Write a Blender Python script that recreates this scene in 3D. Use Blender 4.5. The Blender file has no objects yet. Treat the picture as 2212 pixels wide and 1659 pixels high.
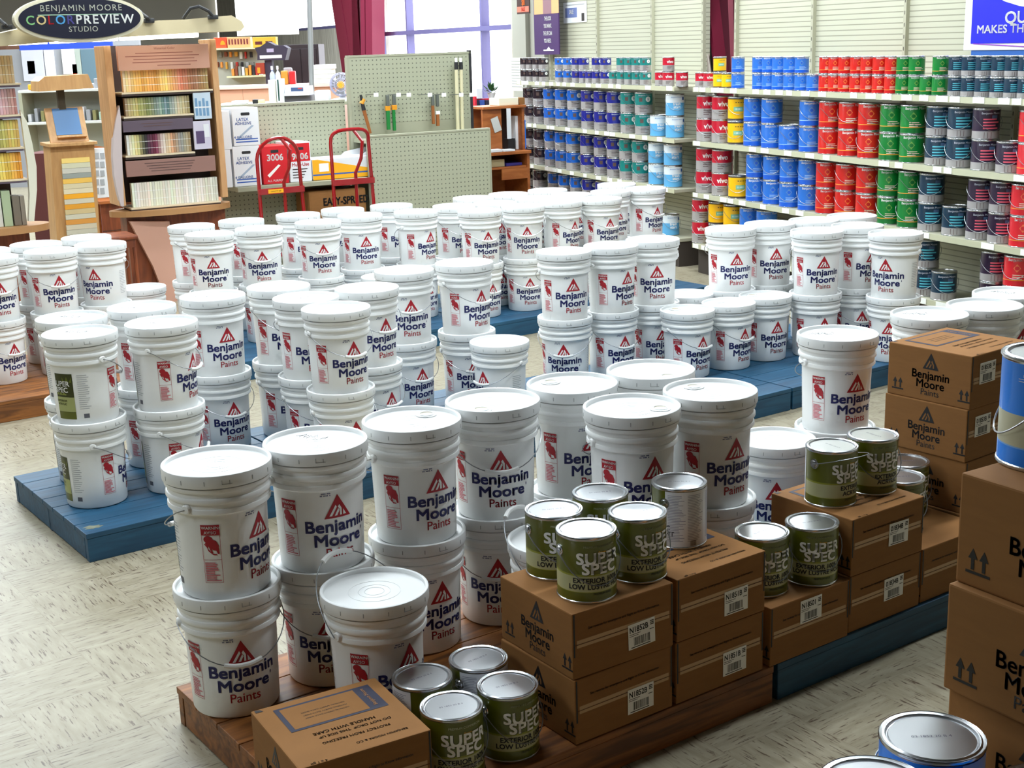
import bpy, bmesh, math, random
from mathutils import Vector, Matrix

random.seed(7)
SC = bpy.context.scene
COL = SC.collection
R = math.radians
PI = math.pi

# ------------------------------------------------------------------ camera
IW, IH = 2212, 1659
FPX = 2902.7
PITCH, ROLL = R(14.2558), R(-1.7242)
CAM = Vector((0.0, 0.0, 1.9535))
cp, sp, cr, sr = math.cos(PITCH), math.sin(PITCH), math.cos(ROLL), math.sin(ROLL)
FWD = Vector((0, cp, -sp)); UPV = Vector((0, sp, cp)); XV = Vector((1, 0, 0))
RIGHT = XV * cr + UPV * sr
UP = XV * -sr + UPV * cr
cam_data = bpy.data.cameras.new('camera')
cam_data.sensor_width = 36.0
cam_data.lens = FPX / IW * 36.0
cam_data.clip_end = 200
cam = bpy.data.objects.new('camera', cam_data)
cam.matrix_world = Matrix(((RIGHT.x, UP.x, -FWD.x, CAM.x), (RIGHT.y, UP.y, -FWD.y, CAM.y), (RIGHT.z, UP.z, -FWD.z, CAM.z), (0, 0, 0, 1)))
COL.objects.link(cam)
SC.camera = cam

# ------------------------------------------------------------------ light, sky, exposure
world = bpy.data.worlds.new('world'); SC.world = world
world.use_nodes = True
bg = world.node_tree.nodes['Background']
bg.inputs[0].default_value = (0.93, 0.96, 1.0, 1)
bg.inputs[1].default_value = 5.0
SC.view_settings.view_transform = 'Standard'
SC.view_settings.look = 'None'
SC.view_settings.gamma = 1.0
SC.view_settings.use_curve_mapping = False
SC.view_settings.exposure = 0.08
SC.cycles.use_denoising = True
SC.cycles.max_bounces = 7
SC.cycles.diffuse_bounces = 4
SC.cycles.glossy_bounces = 3
SC.cycles.transmission_bounces = 4
SC.cycles.caustics_reflective = False
SC.cycles.caustics_refractive = False
SC.cycles.sample_clamp_indirect = 6.0

YAW = math.atan2(.581, .814)
E1 = Vector((math.cos(YAW), math.sin(YAW))); E2 = Vector((-E1.y, E1.x)); ORG = Vector((.764, 3.691))
CEIL = 4.6


def area_light(name, x, y, z, sx, sy, power, rz=0.0, color=(1, 1, 1), rot=None):
    d = bpy.data.lights.new(name, 'AREA'); d.shape = 'RECTANGLE'; d.size = sx; d.size_y = sy
    d.energy = power; d.color = color
    o = bpy.data.objects.new(name, d); COL.objects.link(o); o.location = (x, y, z)
    o.rotation_euler = rot if rot else (0, 0, rz)
    return o


# fluorescent strips under the ceiling; some near and far ones added as unseen fill (their housings are built with the ceiling)
TUBES = [(-4.4, 1.4), (-1.5, 3.9), (-4.2, 6.2), (-0.4, 5.6), (-2.6, 9.4), (1.0, 8.6), (-5.6, 12.0), (-1.6, 12.6), (1.6, 11.6), (2.4, 5.2), (-4.0, 16.5), (-8.5, 9.5), (-7.5, 15.0), (-4.5, 20.5), (-9.5, 21.0), (-1.4, 17.5)]  # first two strips added to brighten near pail sides and carton tops
for tx, ty in TUBES:
    area_light('ceiling_tube', tx, ty, CEIL - .16, 2.4, .25, 100 if ty < 2 else 60 if ty < 4 else 110 if ty < 7 else 162 if ty < 13 else 300, YAW, (0.87, 0.955, 1.0))


# ------------------------------------------------------------------ pixel rays -> points on planes (used to measure sizes)
def ray(u, v):
    a = (u - IW / 2) / FPX; b = -(v - IH / 2) / FPX
    return FWD + RIGHT * a + UP * b


def at_y(u, v, y):
    d = ray(u, v); return CAM + d * (y / d.y)


class Plane:
    """A vertical plane through p with horizontal direction t; gives (s, z) of a picture point on it."""
    def __init__(s, p, t):
        s.p = Vector(p[:2]); s.t = Vector(t).normalized(); s.n = Vector((-s.t.y, s.t.x))
    def off(s, d):
        return Plane(s.p + s.n * d, s.t)
    def at(s, u, v):
        d = ray(u, v); k = s.n.dot(s.p) / s.n.dot(d.xy); q = CAM + d * k
        return (q.xy - s.p).dot(s.t), q.z
    def w(s, a, d, z):
        q = s.p + s.t * a + s.n * d
        return Vector((q.x, q.y, z))
    @property
    def yaw(s):
        return math.atan2(s.t.y, s.t.x)


# ------------------------------------------------------------------ materials
def lin(c):
    f = lambda x: x / 12.92 if x <= .04045 else ((x + .055) / 1.055) ** 2.4
    return (f(c[0] / 255), f(c[1] / 255), f(c[2] / 255), 1)


MATS = {}


def mat(name, rgb, rough=.5, metal=0.0, noise=0.0, nscale=20.0, stretch=(1, 1, 1), bump=0.0, emit=0.0, spec=.5, coat=0.0, sss=0.0):
    if name in MATS: return MATS[name]
    m = bpy.data.materials.new(name); m.use_nodes = True
    nt = m.node_tree; b = nt.nodes['Principled BSDF']
    c = lin(rgb)
    b.inputs['Base Color'].default_value = c
    b.inputs['Roughness'].default_value = rough
    b.inputs['Metallic'].default_value = metal
    b.inputs['Specular IOR Level'].default_value = spec
    b.inputs['Coat Weight'].default_value = coat
    if emit:
        b.inputs['Emission Color'].default_value = c; b.inputs['Emission Strength'].default_value = emit
    if noise or bump:
        tc = nt.nodes.new('ShaderNodeTexCoord'); mp = nt.nodes.new('ShaderNodeMapping'); nz = nt.nodes.new('ShaderNodeTexNoise')
        mp.inputs['Scale'].default_value = stretch
        nz.inputs['Scale'].default_value = nscale; nz.inputs['Detail'].default_value = 4
        nt.links.new(tc.outputs['Object'], mp.inputs[0]); nt.links.new(mp.outputs[0], nz.inputs['Vector'])
        if noise:
            rp = nt.nodes.new('ShaderNodeValToRGB')
            k0, k1 = 1 - noise, 1 + noise
            rp.color_ramp.elements[0].position = .3; rp.color_ramp.elements[1].position = .7
            rp.color_ramp.elements[0].color = (c[0] * k0, c[1] * k0, c[2] * k0, 1)
            rp.color_ramp.elements[1].color = (min(1, c[0] * k1), min(1, c[1] * k1), min(1, c[2] * k1), 1)
            nt.links.new(nz.outputs[0], rp.inputs[0]); nt.links.new(rp.outputs[0], b.inputs['Base Color'])
        if bump:
            bp = nt.nodes.new('ShaderNodeBump'); bp.inputs['Strength'].default_value = bump; bp.inputs['Distance'].default_value = .004
            nt.links.new(nz.outputs[0], bp.inputs['Height']); nt.links.new(bp.outputs[0], b.inputs['Normal'])
    MATS[name] = m
    return m


def math_node(nt, op, a, b=None):
    n = nt.nodes.new('ShaderNodeMath'); n.operation = op
    for i, x in enumerate((a, b)):
        if x is None: continue
        if isinstance(x, (int, float)): n.inputs[i].default_value = x
        else: nt.links.new(x, n.inputs[i])
    return n.outputs[0]


def pattern_mat(name, rgb, dark, kind, pitch, width, rough=.55):
    """peg holes (kind 'peg': dots on x and z) or slat grooves (kind 'slat': lines on z), in object space."""
    if name in MATS: return MATS[name]
    m = mat(name, rgb, rough); nt = m.node_tree; b = nt.nodes['Principled BSDF']
    tc = nt.nodes.new('ShaderNodeTexCoord'); sx = nt.nodes.new('ShaderNodeSeparateXYZ')
    nt.links.new(tc.outputs['Object'], sx.inputs[0])
    fz = math_node(nt, 'SUBTRACT', math_node(nt, 'FRACT', math_node(nt, 'DIVIDE', sx.outputs[2], pitch)), .5)
    if kind == 'peg':
        fx = math_node(nt, 'SUBTRACT', math_node(nt, 'FRACT', math_node(nt, 'DIVIDE', sx.outputs[0], pitch)), .5)
        d = math_node(nt, 'SQRT', math_node(nt, 'ADD', math_node(nt, 'MULTIPLY', fx, fx), math_node(nt, 'MULTIPLY', fz, fz)))
    else:
        d = math_node(nt, 'ABSOLUTE', fz)
    f = math_node(nt, 'LESS_THAN', d, width)
    mx = nt.nodes.new('ShaderNodeMix'); mx.data_type = 'RGBA'
    mx.inputs['A'].default_value = lin(rgb); mx.inputs['B'].default_value = lin(dark)
    nt.links.new(f, mx.inputs['Factor']); nt.links.new(mx.outputs['Result'], b.inputs['Base Color'])
    return m


def floor_mat():
    m = mat('vinyl_tile', (160, 152, 130), .38); nt = m.node_tree; b = nt.nodes['Principled BSDF']
    L = nt.links.new
    tc = nt.nodes.new('ShaderNodeTexCoord')
    mp = nt.nodes.new('ShaderNodeMapping'); mp.inputs['Rotation'].default_value = (0, 0, -YAW)
    L(tc.outputs['Object'], mp.inputs[0])
    def streaks(sc, scale, lo, hi):
        k = nt.nodes.new('ShaderNodeMapping'); k.inputs['Scale'].default_value = sc; L(mp.outputs[0], k.inputs[0])
        n = nt.nodes.new('ShaderNodeTexNoise'); n.inputs['Scale'].default_value = scale; n.inputs['Detail'].default_value = 3; n.inputs['Roughness'].default_value = .6
        L(k.outputs[0], n.inputs['Vector'])
        r = nt.nodes.new('ShaderNodeMapRange'); r.inputs[1].default_value = lo; r.inputs[2].default_value = hi; L(n.outputs[0], r.inputs[0])
        return r.outputs[0]
    sx = streaks((6, 54, 1), 2.2, .575, .64); sy = streaks((54, 6, 1), 2.2, .575, .64)
    bx = streaks((1.5, 9, 1), 4, .35, .7); by = streaks((9, 1.5, 1), 4, .35, .7)
    ck = nt.nodes.new('ShaderNodeTexChecker'); ck.inputs['Scale'].default_value = 1 / .305; L(mp.outputs[0], ck.inputs[0])
    def pick(a, c):
        x = nt.nodes.new('ShaderNodeMix'); L(ck.outputs['Fac'], x.inputs['Factor']); L(a, x.inputs['A']); L(c, x.inputs['B']); return x.outputs['Result']
    def mixc(f, a, c):
        x = nt.nodes.new('ShaderNodeMix'); x.data_type = 'RGBA'; L(f, x.inputs['Factor'])
        for v, s in ((a, 'A'), (c, 'B')):
            if isinstance(v, tuple): x.inputs[s].default_value = v
            else: L(v, x.inputs[s])
        return x.outputs['Result']
    base = mixc(pick(bx, by), lin((140, 131, 109)), lin((160, 152, 131)))
    col = mixc(math_node(nt, 'MULTIPLY', pick(sx, sy), .85), base, lin((72, 50, 36)))
    # thin joints between tiles
    sep = nt.nodes.new('ShaderNodeSeparateXYZ'); L(mp.outputs[0], sep.inputs[0])
    js = []
    for i in (0, 1):
        fr = math_node(nt, 'SUBTRACT', math_node(nt, 'FRACT', math_node(nt, 'DIVIDE', sep.outputs[i], .305)), .5)
        js.append(math_node(nt, 'GREATER_THAN', math_node(nt, 'ABSOLUTE', fr), .4955))
    col = mixc(math_node(nt, 'MULTIPLY', math_node(nt, 'MAXIMUM', js[0], js[1]), .35), col, lin((120, 108, 88)))
    L(col, b.inputs['Base Color'])
    return m


def wood_mat(name, a, c, rough=.55, scale=3.0, stretch=(1.2, 14, 14), bump=.25):
    if name in MATS: return MATS[name]
    m = mat(name, a, rough); nt = m.node_tree; b = nt.nodes['Principled BSDF']; L = nt.links.new
    tc = nt.nodes.new('ShaderNodeTexCoord'); k = nt.nodes.new('ShaderNodeMapping'); k.inputs['Scale'].default_value = stretch
    n = nt.nodes.new('ShaderNodeTexNoise'); n.inputs['Scale'].default_value = scale; n.inputs['Detail'].default_value = 6; n.inputs['Distortion'].default_value = 1.2
    r = nt.nodes.new('ShaderNodeValToRGB'); r.color_ramp.elements[0].position = .35; r.color_ramp.elements[1].position = .65
    r.color_ramp.elements[0].color = lin(a); r.color_ramp.elements[1].color = lin(c)
    L(tc.outputs['Object'], k.inputs[0]); L(k.outputs[0], n.inputs['Vector']); L(n.outputs[0], r.inputs[0]); L(r.outputs[0], b.inputs['Base Color'])
    bp = nt.nodes.new('ShaderNodeBump'); bp.inputs['Strength'].default_value = bump; bp.inputs['Distance'].default_value = .003
    L(n.outputs[0], bp.inputs['Height']); L(bp.outputs[0], b.inputs['Normal'])
    return m


WHITE = mat('white_plastic', (243, 244, 243), .38, noise=.02, nscale=9)
LID = mat('white_lid_plastic', (236, 238, 238), .34)
TICK = mat('lid_slot_grey', (158, 160, 160), .6)
BEIGE = mat('spout_beige', (206, 196, 170), .5)
NAVY = mat('print_navy', (22, 26, 92), .5)
RED = mat('print_red', (170, 14, 34), .5)
PINK = mat('print_pink', (205, 110, 120), .5)
BLACK = mat('print_black', (18, 18, 20), .5)
INK = mat('print_soft_black', (44, 36, 34), .6)
PWHITE = mat('print_white', (240, 240, 238), .5)
STAMP = mat('print_stamp_blue', (60, 72, 120), .6)
GREYT = mat('print_grey', (165, 168, 172), .6)
OLIVE = mat('label_olive', (92, 98, 18), .3, coat=.2)
OLIVE2 = mat('label_dark_olive', (52, 58, 10), .35)
OLIVE3 = mat('label_bright_olive', (138, 142, 40), .4)
SAGE = mat('label_sage', (176, 176, 132), .35)
STEEL = mat('tin_steel', (205, 208, 212), .24, metal=1.0)
TIN = mat('tin_lid', (215, 218, 222), .28, metal=1.0, noise=.06, nscale=3)
WIRE = mat('handle_wire', (142, 144, 148), .35, metal=.8)
GRIP = mat('grip_white', (228, 228, 226), .4)
CARD = mat('cardboard', (140, 97, 54), .78, noise=.05, nscale=14, stretch=(1, 1, 5), spec=.25)
CARDD = mat('cardboard_edge', (96, 62, 34), .85)
TAPE = mat('tape_shine', (186, 148, 104), .25)
STICK = mat('sticker_white', (236, 234, 230), .5)
BLUEP = wood_mat('pallet_blue_paint', (20, 66, 96), (30, 84, 116), .5, 2.5, (1, 10, 10), .3)
BROWNP = wood_mat('pallet_brown_wood', (98, 56, 22), (156, 96, 42), .5, 2.2, (1.2, 9, 12), .3)
DARKW = mat('pallet_shadow_wood', (70, 44, 24), .8)


# ------------------------------------------------------------------ mesh builder
_TXT = {}


def text_tris(s, bold=0.0, sx=1.0, step=None, space=1.0):
    """filled outline of a word at cap size 1, centred on x; optionally cut into narrow upright strips for wrapping."""
    key = (s, bold, sx, step, space)
    if key in _TXT: return _TXT[key]
    c = bpy.data.curves.new('t', 'FONT'); c.body = s; c.align_x = 'CENTER'; c.size = 1.0;  c.resolution_u = 3; c.space_character = space
    o = bpy.data.objects.new('t', c); COL.objects.link(o)
    dg = bpy.context.evaluated_depsgraph_get(); dg.update()
    me = bpy.data.meshes.new_from_object(o.evaluated_get(dg))
    bm = bmesh.new(); bm.from_mesh(me)
    bpy.data.objects.remove(o); bpy.data.curves.remove(c); bpy.data.meshes.remove(me)
    for v in bm.verts: v.co.x *= sx
    bmesh.ops.remove_doubles(bm, verts=bm.verts, dist=1e-5)
    if step and bm.verts:
        bmesh.ops.dissolve_limit(bm, angle_limit=R(2), verts=bm.verts, edges=bm.edges)
        x0 = min(v.co.x for v in bm.verts); x1 = max(v.co.x for v in bm.verts)
        x = x0 + step
        while x < x1:
            bmesh.ops.bisect_plane(bm, geom=bm.verts[:] + bm.edges[:] + bm.faces[:], plane_co=(x, 0, 0), plane_no=(1, 0, 0)); x += step
    bmesh.ops.triangulate(bm, faces=bm.faces[:])
    bm.verts.index_update()
    r = ([(v.co.x, v.co.y) for v in bm.verts], [tuple(v.index for v in f.verts) for f in bm.faces])
    bm.free()
    e = bold * .75
    if e > .002:   # heavier strokes: the same outline laid again a hair to each side
        p0, f0 = r; p, f = [], []
        for dx, dy in ((-e, -e), (e, -e), (-e, e), (e, e)):
            k = len(p); p += [(x + dx, y + dy) for x, y in p0]; f += [tuple(k + j for j in q) for q in f0]
        r = (p, f)
    _TXT[key] = r
    return r


class MB:
    def __init__(s):
        s.v = []; s.f = []; s.mi = []; s.mats = []; s.fl = []
    def m(s, mt):
        if mt not in s.mats: s.mats.append(mt)
        return s.mats.index(mt)
    def add(s, vs, fs, mt, flat=True, M=None):
        k = len(s.v); i = s.m(mt)
        s.v += [tuple(M @ Vector(p)) if M else tuple(p) for p in vs]
        for f in fs:
            s.f.append(tuple(k + j for j in f)); s.mi.append(i); s.fl.append(flat)
    def box(s, a, b, mt, M=None, bev=0.0):
        x0, x1 = sorted((a[0], b[0])); y0, y1 = sorted((a[1], b[1])); z0, z1 = sorted((a[2], b[2]))
        if bev:
            bm = bmesh.new(); bmesh.ops.create_cube(bm, size=1)
            for v in bm.verts:
                v.co = Vector(((x0 + x1) / 2 + v.co.x * (x1 - x0), (y0 + y1) / 2 + v.co.y * (y1 - y0), (z0 + z1) / 2 + v.co.z * (z1 - z0)))
            bmesh.ops.bevel(bm, geom=bm.edges[:], offset=bev, segments=2, affect='EDGES', profile=.6)
            bm.verts.index_update()
            s.add([v.co.copy() for v in bm.verts], [[v.index for v in f.verts] for f in bm.faces], mt, True, M); bm.free(); return
        vs = [(x, y, z) for x in (x0, x1) for y in (y0, y1) for z in (z0, z1)]
        s.add(vs, [(0, 1, 3, 2), (4, 6, 7, 5), (0, 4, 5, 1), (2, 3, 7, 6), (0, 2, 6, 4), (1, 5, 7, 3)], mt, True, M)
    def lathe(s, prof, mt, n=40, M=None, cap0=False, cap1=False, mts=None):
        k = len(prof); vs = []
        for r, z in prof:
            for j in range(n):
                a = 2 * PI * j / n; vs.append((r * math.cos(a), r * math.sin(a), z))
        for i in range(k - 1):
            fs = [(i * n + j, i * n + (j + 1) % n, (i + 1) * n + (j + 1) % n, (i + 1) * n + j) for j in range(n)]
            if i == 0: base = len(s.v); s.v += [tuple(M @ Vector(p)) if M else p for p in vs]
            mi = s.m(mts[i] if mts else mt)
            for f in fs:
                s.f.append(tuple(base + q for q in f)); s.mi.append(mi); s.fl.append(False)
        if cap0: s.f.append(tuple(base + j for j in reversed(range(n)))); s.mi.append(s.m(mts[0] if mts else mt)); s.fl.append(True)
        if cap1: s.f.append(tuple(base + (k - 1) * n + j for j in range(n))); s.mi.append(s.m(mts[-1] if mts else mt)); s.fl.append(True)
    def tube(s, pts, r, mt, n=6, M=None, closed=False):
        pts = [Vector(p) for p in pts]; vs = []; N = len(pts)
        ref = None
        for i, p in enumerate(pts):
            d = (pts[(i + 1) % N] - pts[i - 1]) if closed or 0 < i < N - 1 else (pts[1] - pts[0] if i == 0 else pts[-1] - pts[-2])
            d.normalize()
            if ref is None: ref = Vector((0, 0, 1)) if abs(d.z) < .9 else Vector((1, 0, 0))
            a = d.cross(ref).normalized(); b = a.cross(d).normalized(); ref = b
            rr = r[i] if isinstance(r, (list, tuple)) else r
            for j in range(n):
                t = 2 * PI * j / n; vs.append(p + a * (rr * math.cos(t)) + b * (rr * math.sin(t)))
        fs = []
        for i in range(N if closed else N - 1):
            for j in range(n): fs.append((i * n + j, ((i + 1) % N) * n + j, ((i + 1) % N) * n + (j + 1) % n, i * n + (j + 1) % n))
        s.add(vs, fs, mt, False, M)
        if not closed:
            s.add(vs[:n], [tuple(range(n))], mt, True, M); s.add(vs[-n:], [tuple(reversed(range(n)))], mt, True, M)
    def patch(s, r, a0, a1, z0, z1, mt, r1=None):
        """part of an upright cylinder surface; angles in degrees from the front (-y), growing to the right."""
        n = max(1, int(abs(a1 - a0) / 7)); vs = []
        for j in range(n + 1):
            a = R(a0 + (a1 - a0) * j / n)
            for z, q in ((z0, r), (z1, r1 or r)): vs.append((q * math.sin(a), -q * math.cos(a), z))
        s.add(vs, [(2 * j, 2 * j + 2, 2 * j + 3, 2 * j + 1) for j in range(n)], mt, False)
    def wrap(s, pts, tris, r, a, z, mt, slope=0.0):
        """flat shape laid round a cylinder of radius r (cone slope dr/dz), its origin at angle a degrees and height z."""
        vs = []
        for x, y in pts:
            q = r + slope * y; t = R(a) + x / q; vs.append((q * math.sin(t), -q * math.cos(t), z + y))
        s.add(vs, tris, mt, True)
    def wtext(s, w, size, r, a, z, mt, bold=0.0, sx=1.0, slope=0.0, space=1.0):
        p, t = text_tris(w, bold, sx, .012 / size, space)
        s.wrap([(x * size, y * size) for x, y in p], t, r, a, z, mt, slope)
    def flat(s, pts, tris, o, ux, uy, mt, k=1.0):
        o, ux, uy = Vector(o), Vector(ux), Vector(uy)
        s.add([o + ux * (x * k) + uy * (y * k) for x, y in pts], tris, mt, True)
    def ftext(s, w, size, o, ux, uy, mt, bold=0.0, sx=1.0, space=1.0):
        p, t = text_tris(w, bold, sx, None, space); s.flat(p, t, o, ux, uy, mt, size)
    def poly(s, pts, o, ux, uy, mt):
        s.flat(pts, [tuple(range(len(pts)))], o, ux, uy, mt)
    def prism(s, pts, o, ux, uy, d, mt):
        """outline pts swept by vector d."""
        o, ux, uy, d = Vector(o), Vector(ux), Vector(uy), Vector(d); n = len(pts)
        vs = [o + ux * x + uy * y for x, y in pts]; vs += [v + d for v in vs]
        s.add(vs, [tuple(reversed(range(n))), tuple(range(n, 2 * n))] + [(i, (i + 1) % n, n + (i + 1) % n, n + i) for i in range(n)], mt, True)
    def mesh(s, name, sharp=35):
        me = bpy.data.meshes.new(name); me.from_pydata(s.v, [], s.f)
        for x in s.mats: me.materials.append(x)
        me.polygons.foreach_set('material_index', s.mi)
        me.polygons.foreach_set('use_smooth', [not x for x in s.fl])
        me.update()
        if not all(s.fl): me.set_sharp_from_angle(angle=R(sharp))
        return me


def put(name, me, parent=None, loc=(0, 0, 0), rz=0.0):
    if isinstance(me, MB): me = me.mesh(name)
    o = bpy.data.objects.new(name, me); COL.objects.link(o)
    o.location = loc; o.rotation_euler = (0, 0, rz)
    if parent: o.parent = parent
    return o


def tag(o, label, cat, group=None):
    o['label'] = label; o['category'] = cat
    if group: o['group'] = group
    return o


def thing(name, label, cat, loc=(0, 0, 0), rz=0.0, group=None):
    o = bpy.data.objects.new(name, None); COL.objects.link(o)
    o.empty_display_size = .1; o.location = loc; o.rotation_euler = (0, 0, rz)
    return tag(o, label, cat, group)


def struct(name, me, loc=(0, 0, 0), rz=0.0):
    o = put(name, me, None, loc, rz); o['kind'] = 'structure'; return o


def kids(o):
    return [c for c in bpy.data.objects if c.parent == o]


def loc2(a, b):
    q = ORG + E1 * a + E2 * b
    return q.x, q.y


ORD = ['', 'first', 'second', 'third', 'fourth', 'fifth', 'sixth', 'seventh', 'eighth', 'ninth', 'tenth', 'eleventh', 'twelfth', 'thirteenth', 'fourteenth']


# ================================================================== SETTING
WT = Vector((.3827, -.9239))                      # direction of the long right-hand wall, towards the camera
SHELF = Plane((1.5815, 11.35), WT)                # line of the shelf fronts
WALL = SHELF.off(-.80) if SHELF.n.dot(Vector((1, 0))) < 0 else SHELF.off(.80)
SGN = -1 if SHELF.n.dot(Vector((1, 0))) < 0 else 1  # +1 when plane normal points away from the aisle


def build_room():
    def side(y): q = WALL.p + WALL.t * ((y - WALL.p.y) / WALL.t.y); return q.x
    plan = [(-22, -8), (side(-8) + .1, -8), (side(34) + .1, 34), (-22, 34)]
    b = MB(); b.prism(plan, (0, 0, -.1), (1, 0, 0), (0, 1, 0), (0, 0, .1), floor_mat())
    struct('floor', b)
    wl = mat('wall_paint', (206, 202, 188), .8)
    b = MB(); b.prism(plan, (0, 0, CEIL), (1, 0, 0), (0, 1, 0), (0, 0, .1), mat('ceiling_grey', (104, 104, 102), .85))
    struct('ceiling', b)
    for nm, a, c in (('wall_left', (-22.2, -8, 0), (-22, 34, CEIL)), ('wall_back', (-22, 34, 0), (side(34), 34.2, CEIL)), ('wall_front', (-22, -8.2, 0), (side(-8), -8, CEIL))):
        b = MB(); b.box(a, c, mat('wall_dim', (96, 92, 86), .9) if nm == 'wall_front' else wl); struct(nm, b)
    # the long right-hand wall with its two window openings
    p = WALL
    s1, _ = p.at(812, 100); s2, _ = p.at(1105, 100)
    s3, z3 = p.at(560, 75); s4, z4 = p.at(735, 58)
    zb, zt = .95, 4.1
    z3 = (z3 + z4) / 2
    M = Matrix.Translation((p.p.x, p.p.y, 0)) @ Matrix.Rotation(p.yaw, 4, 'Z')
    d = .22 * SGN
    b = MB()
    for a, c, y0, y1 in ((-24, s3, 0, CEIL), (s3, s4, 0, z3), (s3, s4, zt, CEIL), (s4, s1, 0, CEIL), (s1, s2, 0, zb), (s1, s2, zt, CEIL), (s2, 22, 0, CEIL)):
        b.box((a, 0, y0), (c, d, y1), wood_mat('panel_grey_wood', (150, 146, 136), (186, 182, 172), .7, 1.6, (9, 9, .8), .1), M)
    struct('wall_right', b)
    alu = mat('window_frame_violet_grey', (96, 92, 136), .5)
    gl = bpy.data.materials.new('window_glass'); gl.use_nodes = True
    nt = gl.node_tree; nt.nodes.clear()
    out = nt.nodes.new('ShaderNodeOutputMaterial'); tr = nt.nodes.new('ShaderNodeBsdfTransparent'); gs = nt.nodes.new('ShaderNodeBsdfGlossy'); mx = nt.nodes.new('ShaderNodeMixShader')
    gs.inputs['Roughness'].default_value = .02; mx.inputs[0].default_value = .06
    nt.links.new(tr.outputs[0], mx.inputs[1]); nt.links.new(gs.outputs[0], mx.inputs[2]); nt.links.new(mx.outputs[0], out.inputs[0])
    for nm, a, c, y0, vm, hm in (('window_1', s1, s2, zb, (872, 1032), True), ('window_2', s3, s4, z3, (), False)):
        b = MB(); w = .05
        for x0, x1, q0, q1 in ((a, a + w, y0, zt), (c - w, c, y0, zt), (a, c, y0, y0 + w), (a, c, zt - w, zt)):
            b.box((x0, d * .2, q0), (x1, d * .7, q1), alu, M)
        for u in vm:
            x, _ = p.at(u, 60); b.box((x - .03, d * .2, y0), (x + .03, d * .7, zt), alu, M)
        if hm:
            _, z = p.at(960, 66); b.box((a, d * .15, z - .03), (c, d * .75, z + .03), alu, M)
        o = struct(nm, b)
        g = MB(); g.box((a + .01, d * .42, y0 + .01), (c - .01, d * .48, zt - .01), gl, M); put('pane', g, o)
        q = p.w((a + c) / 2, d * 1.3, (y0 + zt) / 2)
        L = area_light('daylight_opening', q.x, q.y, q.z, c - a, zt - y0, 1, rot=(PI / 2, 0, p.yaw + (PI if SGN > 0 else 0)))
        L.rotation_euler = Vector((-p.n.x * SGN, -p.n.y * SGN, 0)).to_track_quat('-Z', 'Y').to_euler()
        L.data.cycles.is_portal = True
    # housings of the ceiling strips
    for i, (x, y) in enumerate(TUBES):
        o = bpy.data.objects.new('ceiling_strip_light', None)
        b = MB(); b.box((-1.25, -.16, CEIL - .14), (1.25, .16, CEIL - .002), mat('lamp_housing', (230, 230, 230), .5), None, .01)
        if i == 0: hm_ = b.mesh('housing')
        o = put('ceiling_strip_light', hm_, None, (x, y, 0), YAW)
        tag(o, 'white fluorescent strip light housing fixed under the ceiling', 'ceiling light', 'ceiling strip lights')


build_room()


# ------------------------------------------------------------------ pallets
PH = .12


def pallet(label, a0, a1, b0, b1, top, side, group='low wooden platforms under the pails', scuffs=()):
    x, y = loc2((a0 + a1) / 2, (b0 + b1) / 2); L, D = a1 - a0, b1 - b0
    t = thing('pallet', label, 'pallet', (x, y, 0), YAW, group)
    b = MB(); n = 7; g = .004; w = D / n
    for i in range(n): b.box((-L / 2, -D / 2 + i * w + g / 2, PH - .022), (L / 2, -D / 2 + (i + 1) * w - g / 2, PH), top, None, .003)
    rs = random.Random(9)
    for cx, cy, k in scuffs:
        m = 18; sm = mat('worn_paint_tan', (118, 122, 104), .7, noise=.25, nscale=40)
        b.poly([(cx + k * rs.uniform(.4, 1) * math.cos(2 * PI * i / m), cy + .6 * k * rs.uniform(.4, 1) * math.sin(2 * PI * i / m)) for i in range(m)], (0, 0, PH - .0001 + .0004), (1, 0, 0), (0, 1, 0), sm)
    put('deck', b, t)
    for nm, yy in (('front_runner', -D / 2), ('middle_runner', -.02), ('rear_runner', D / 2 - .04)):
        b = MB(); b.box((-L / 2 + .003, yy + .003, 0), (L / 2 - .003, yy + .037, PH - .0225), side, None, .003); put(nm, b, t)
    for nm, xx in (('end_board', -L / 2 + .003), ('end_board', L / 2 - .025)):
        b = MB(); b.box((xx, -D / 2 + .04, .004), (xx + .022, D / 2 - .045, PH - .0225), side, None, .003); put(nm, b, t)
    return t


pallet('brown wooden pallet nearest the camera under the front pails and cartons', -1.47, -.004, 0, 1.03, BROWNP, BROWNP)
pallet('blue pallet with dark blue side under the taped cartons, beside the front brown pallet', .012, 1.47, 0, 1.03, BLUEP, BLUEP)
pallet('blue pallet under the three tall pails behind the right carton stack', 1.49, 2.55, .3, 1.03, BLUEP, BLUEP)
pallet('worn blue pallet jutting onto the open floor under the olive labelled pails', -1.24, -.14, 2.50, 3.48, BLUEP, BLUEP, scuffs=((.08, -.33, .13), (.20, -.37, .09), (.02, -.24, .06), (-.5, -.42, .05)))
pallet('blue pallet in the middle under the tight cluster of pails', -.13, 1.30, 2.45, 3.48, BLUEP, BLUEP)
pallet('blue pallet under the three stacked pails and the low row', 1.42, 2.48, 2.22, 3.38, BLUEP, BLUEP)
pallet('blue pallet with bare front corner near the long paint shelves', 2.49, 3.72, 2.22, 3.38, BLUEP, BLUEP)
pallet('brown pallet at the left picture edge under far left pails', -1.7, .46, 4.90, 6.02, BROWNP, BROWNP)
pallet('far blue pallet under the back left pails near the hand trucks', .47, 2.25, 4.86, 6.02, BLUEP, BLUEP)
pallet('far blue pallet under the back pails in front of the can shelves', 2.26, 4.32, 4.74, 5.95, BLUEP, BLUEP)


# ------------------------------------------------------------------ five gallon pails
PR = .1525; TIER = .3593


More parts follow.
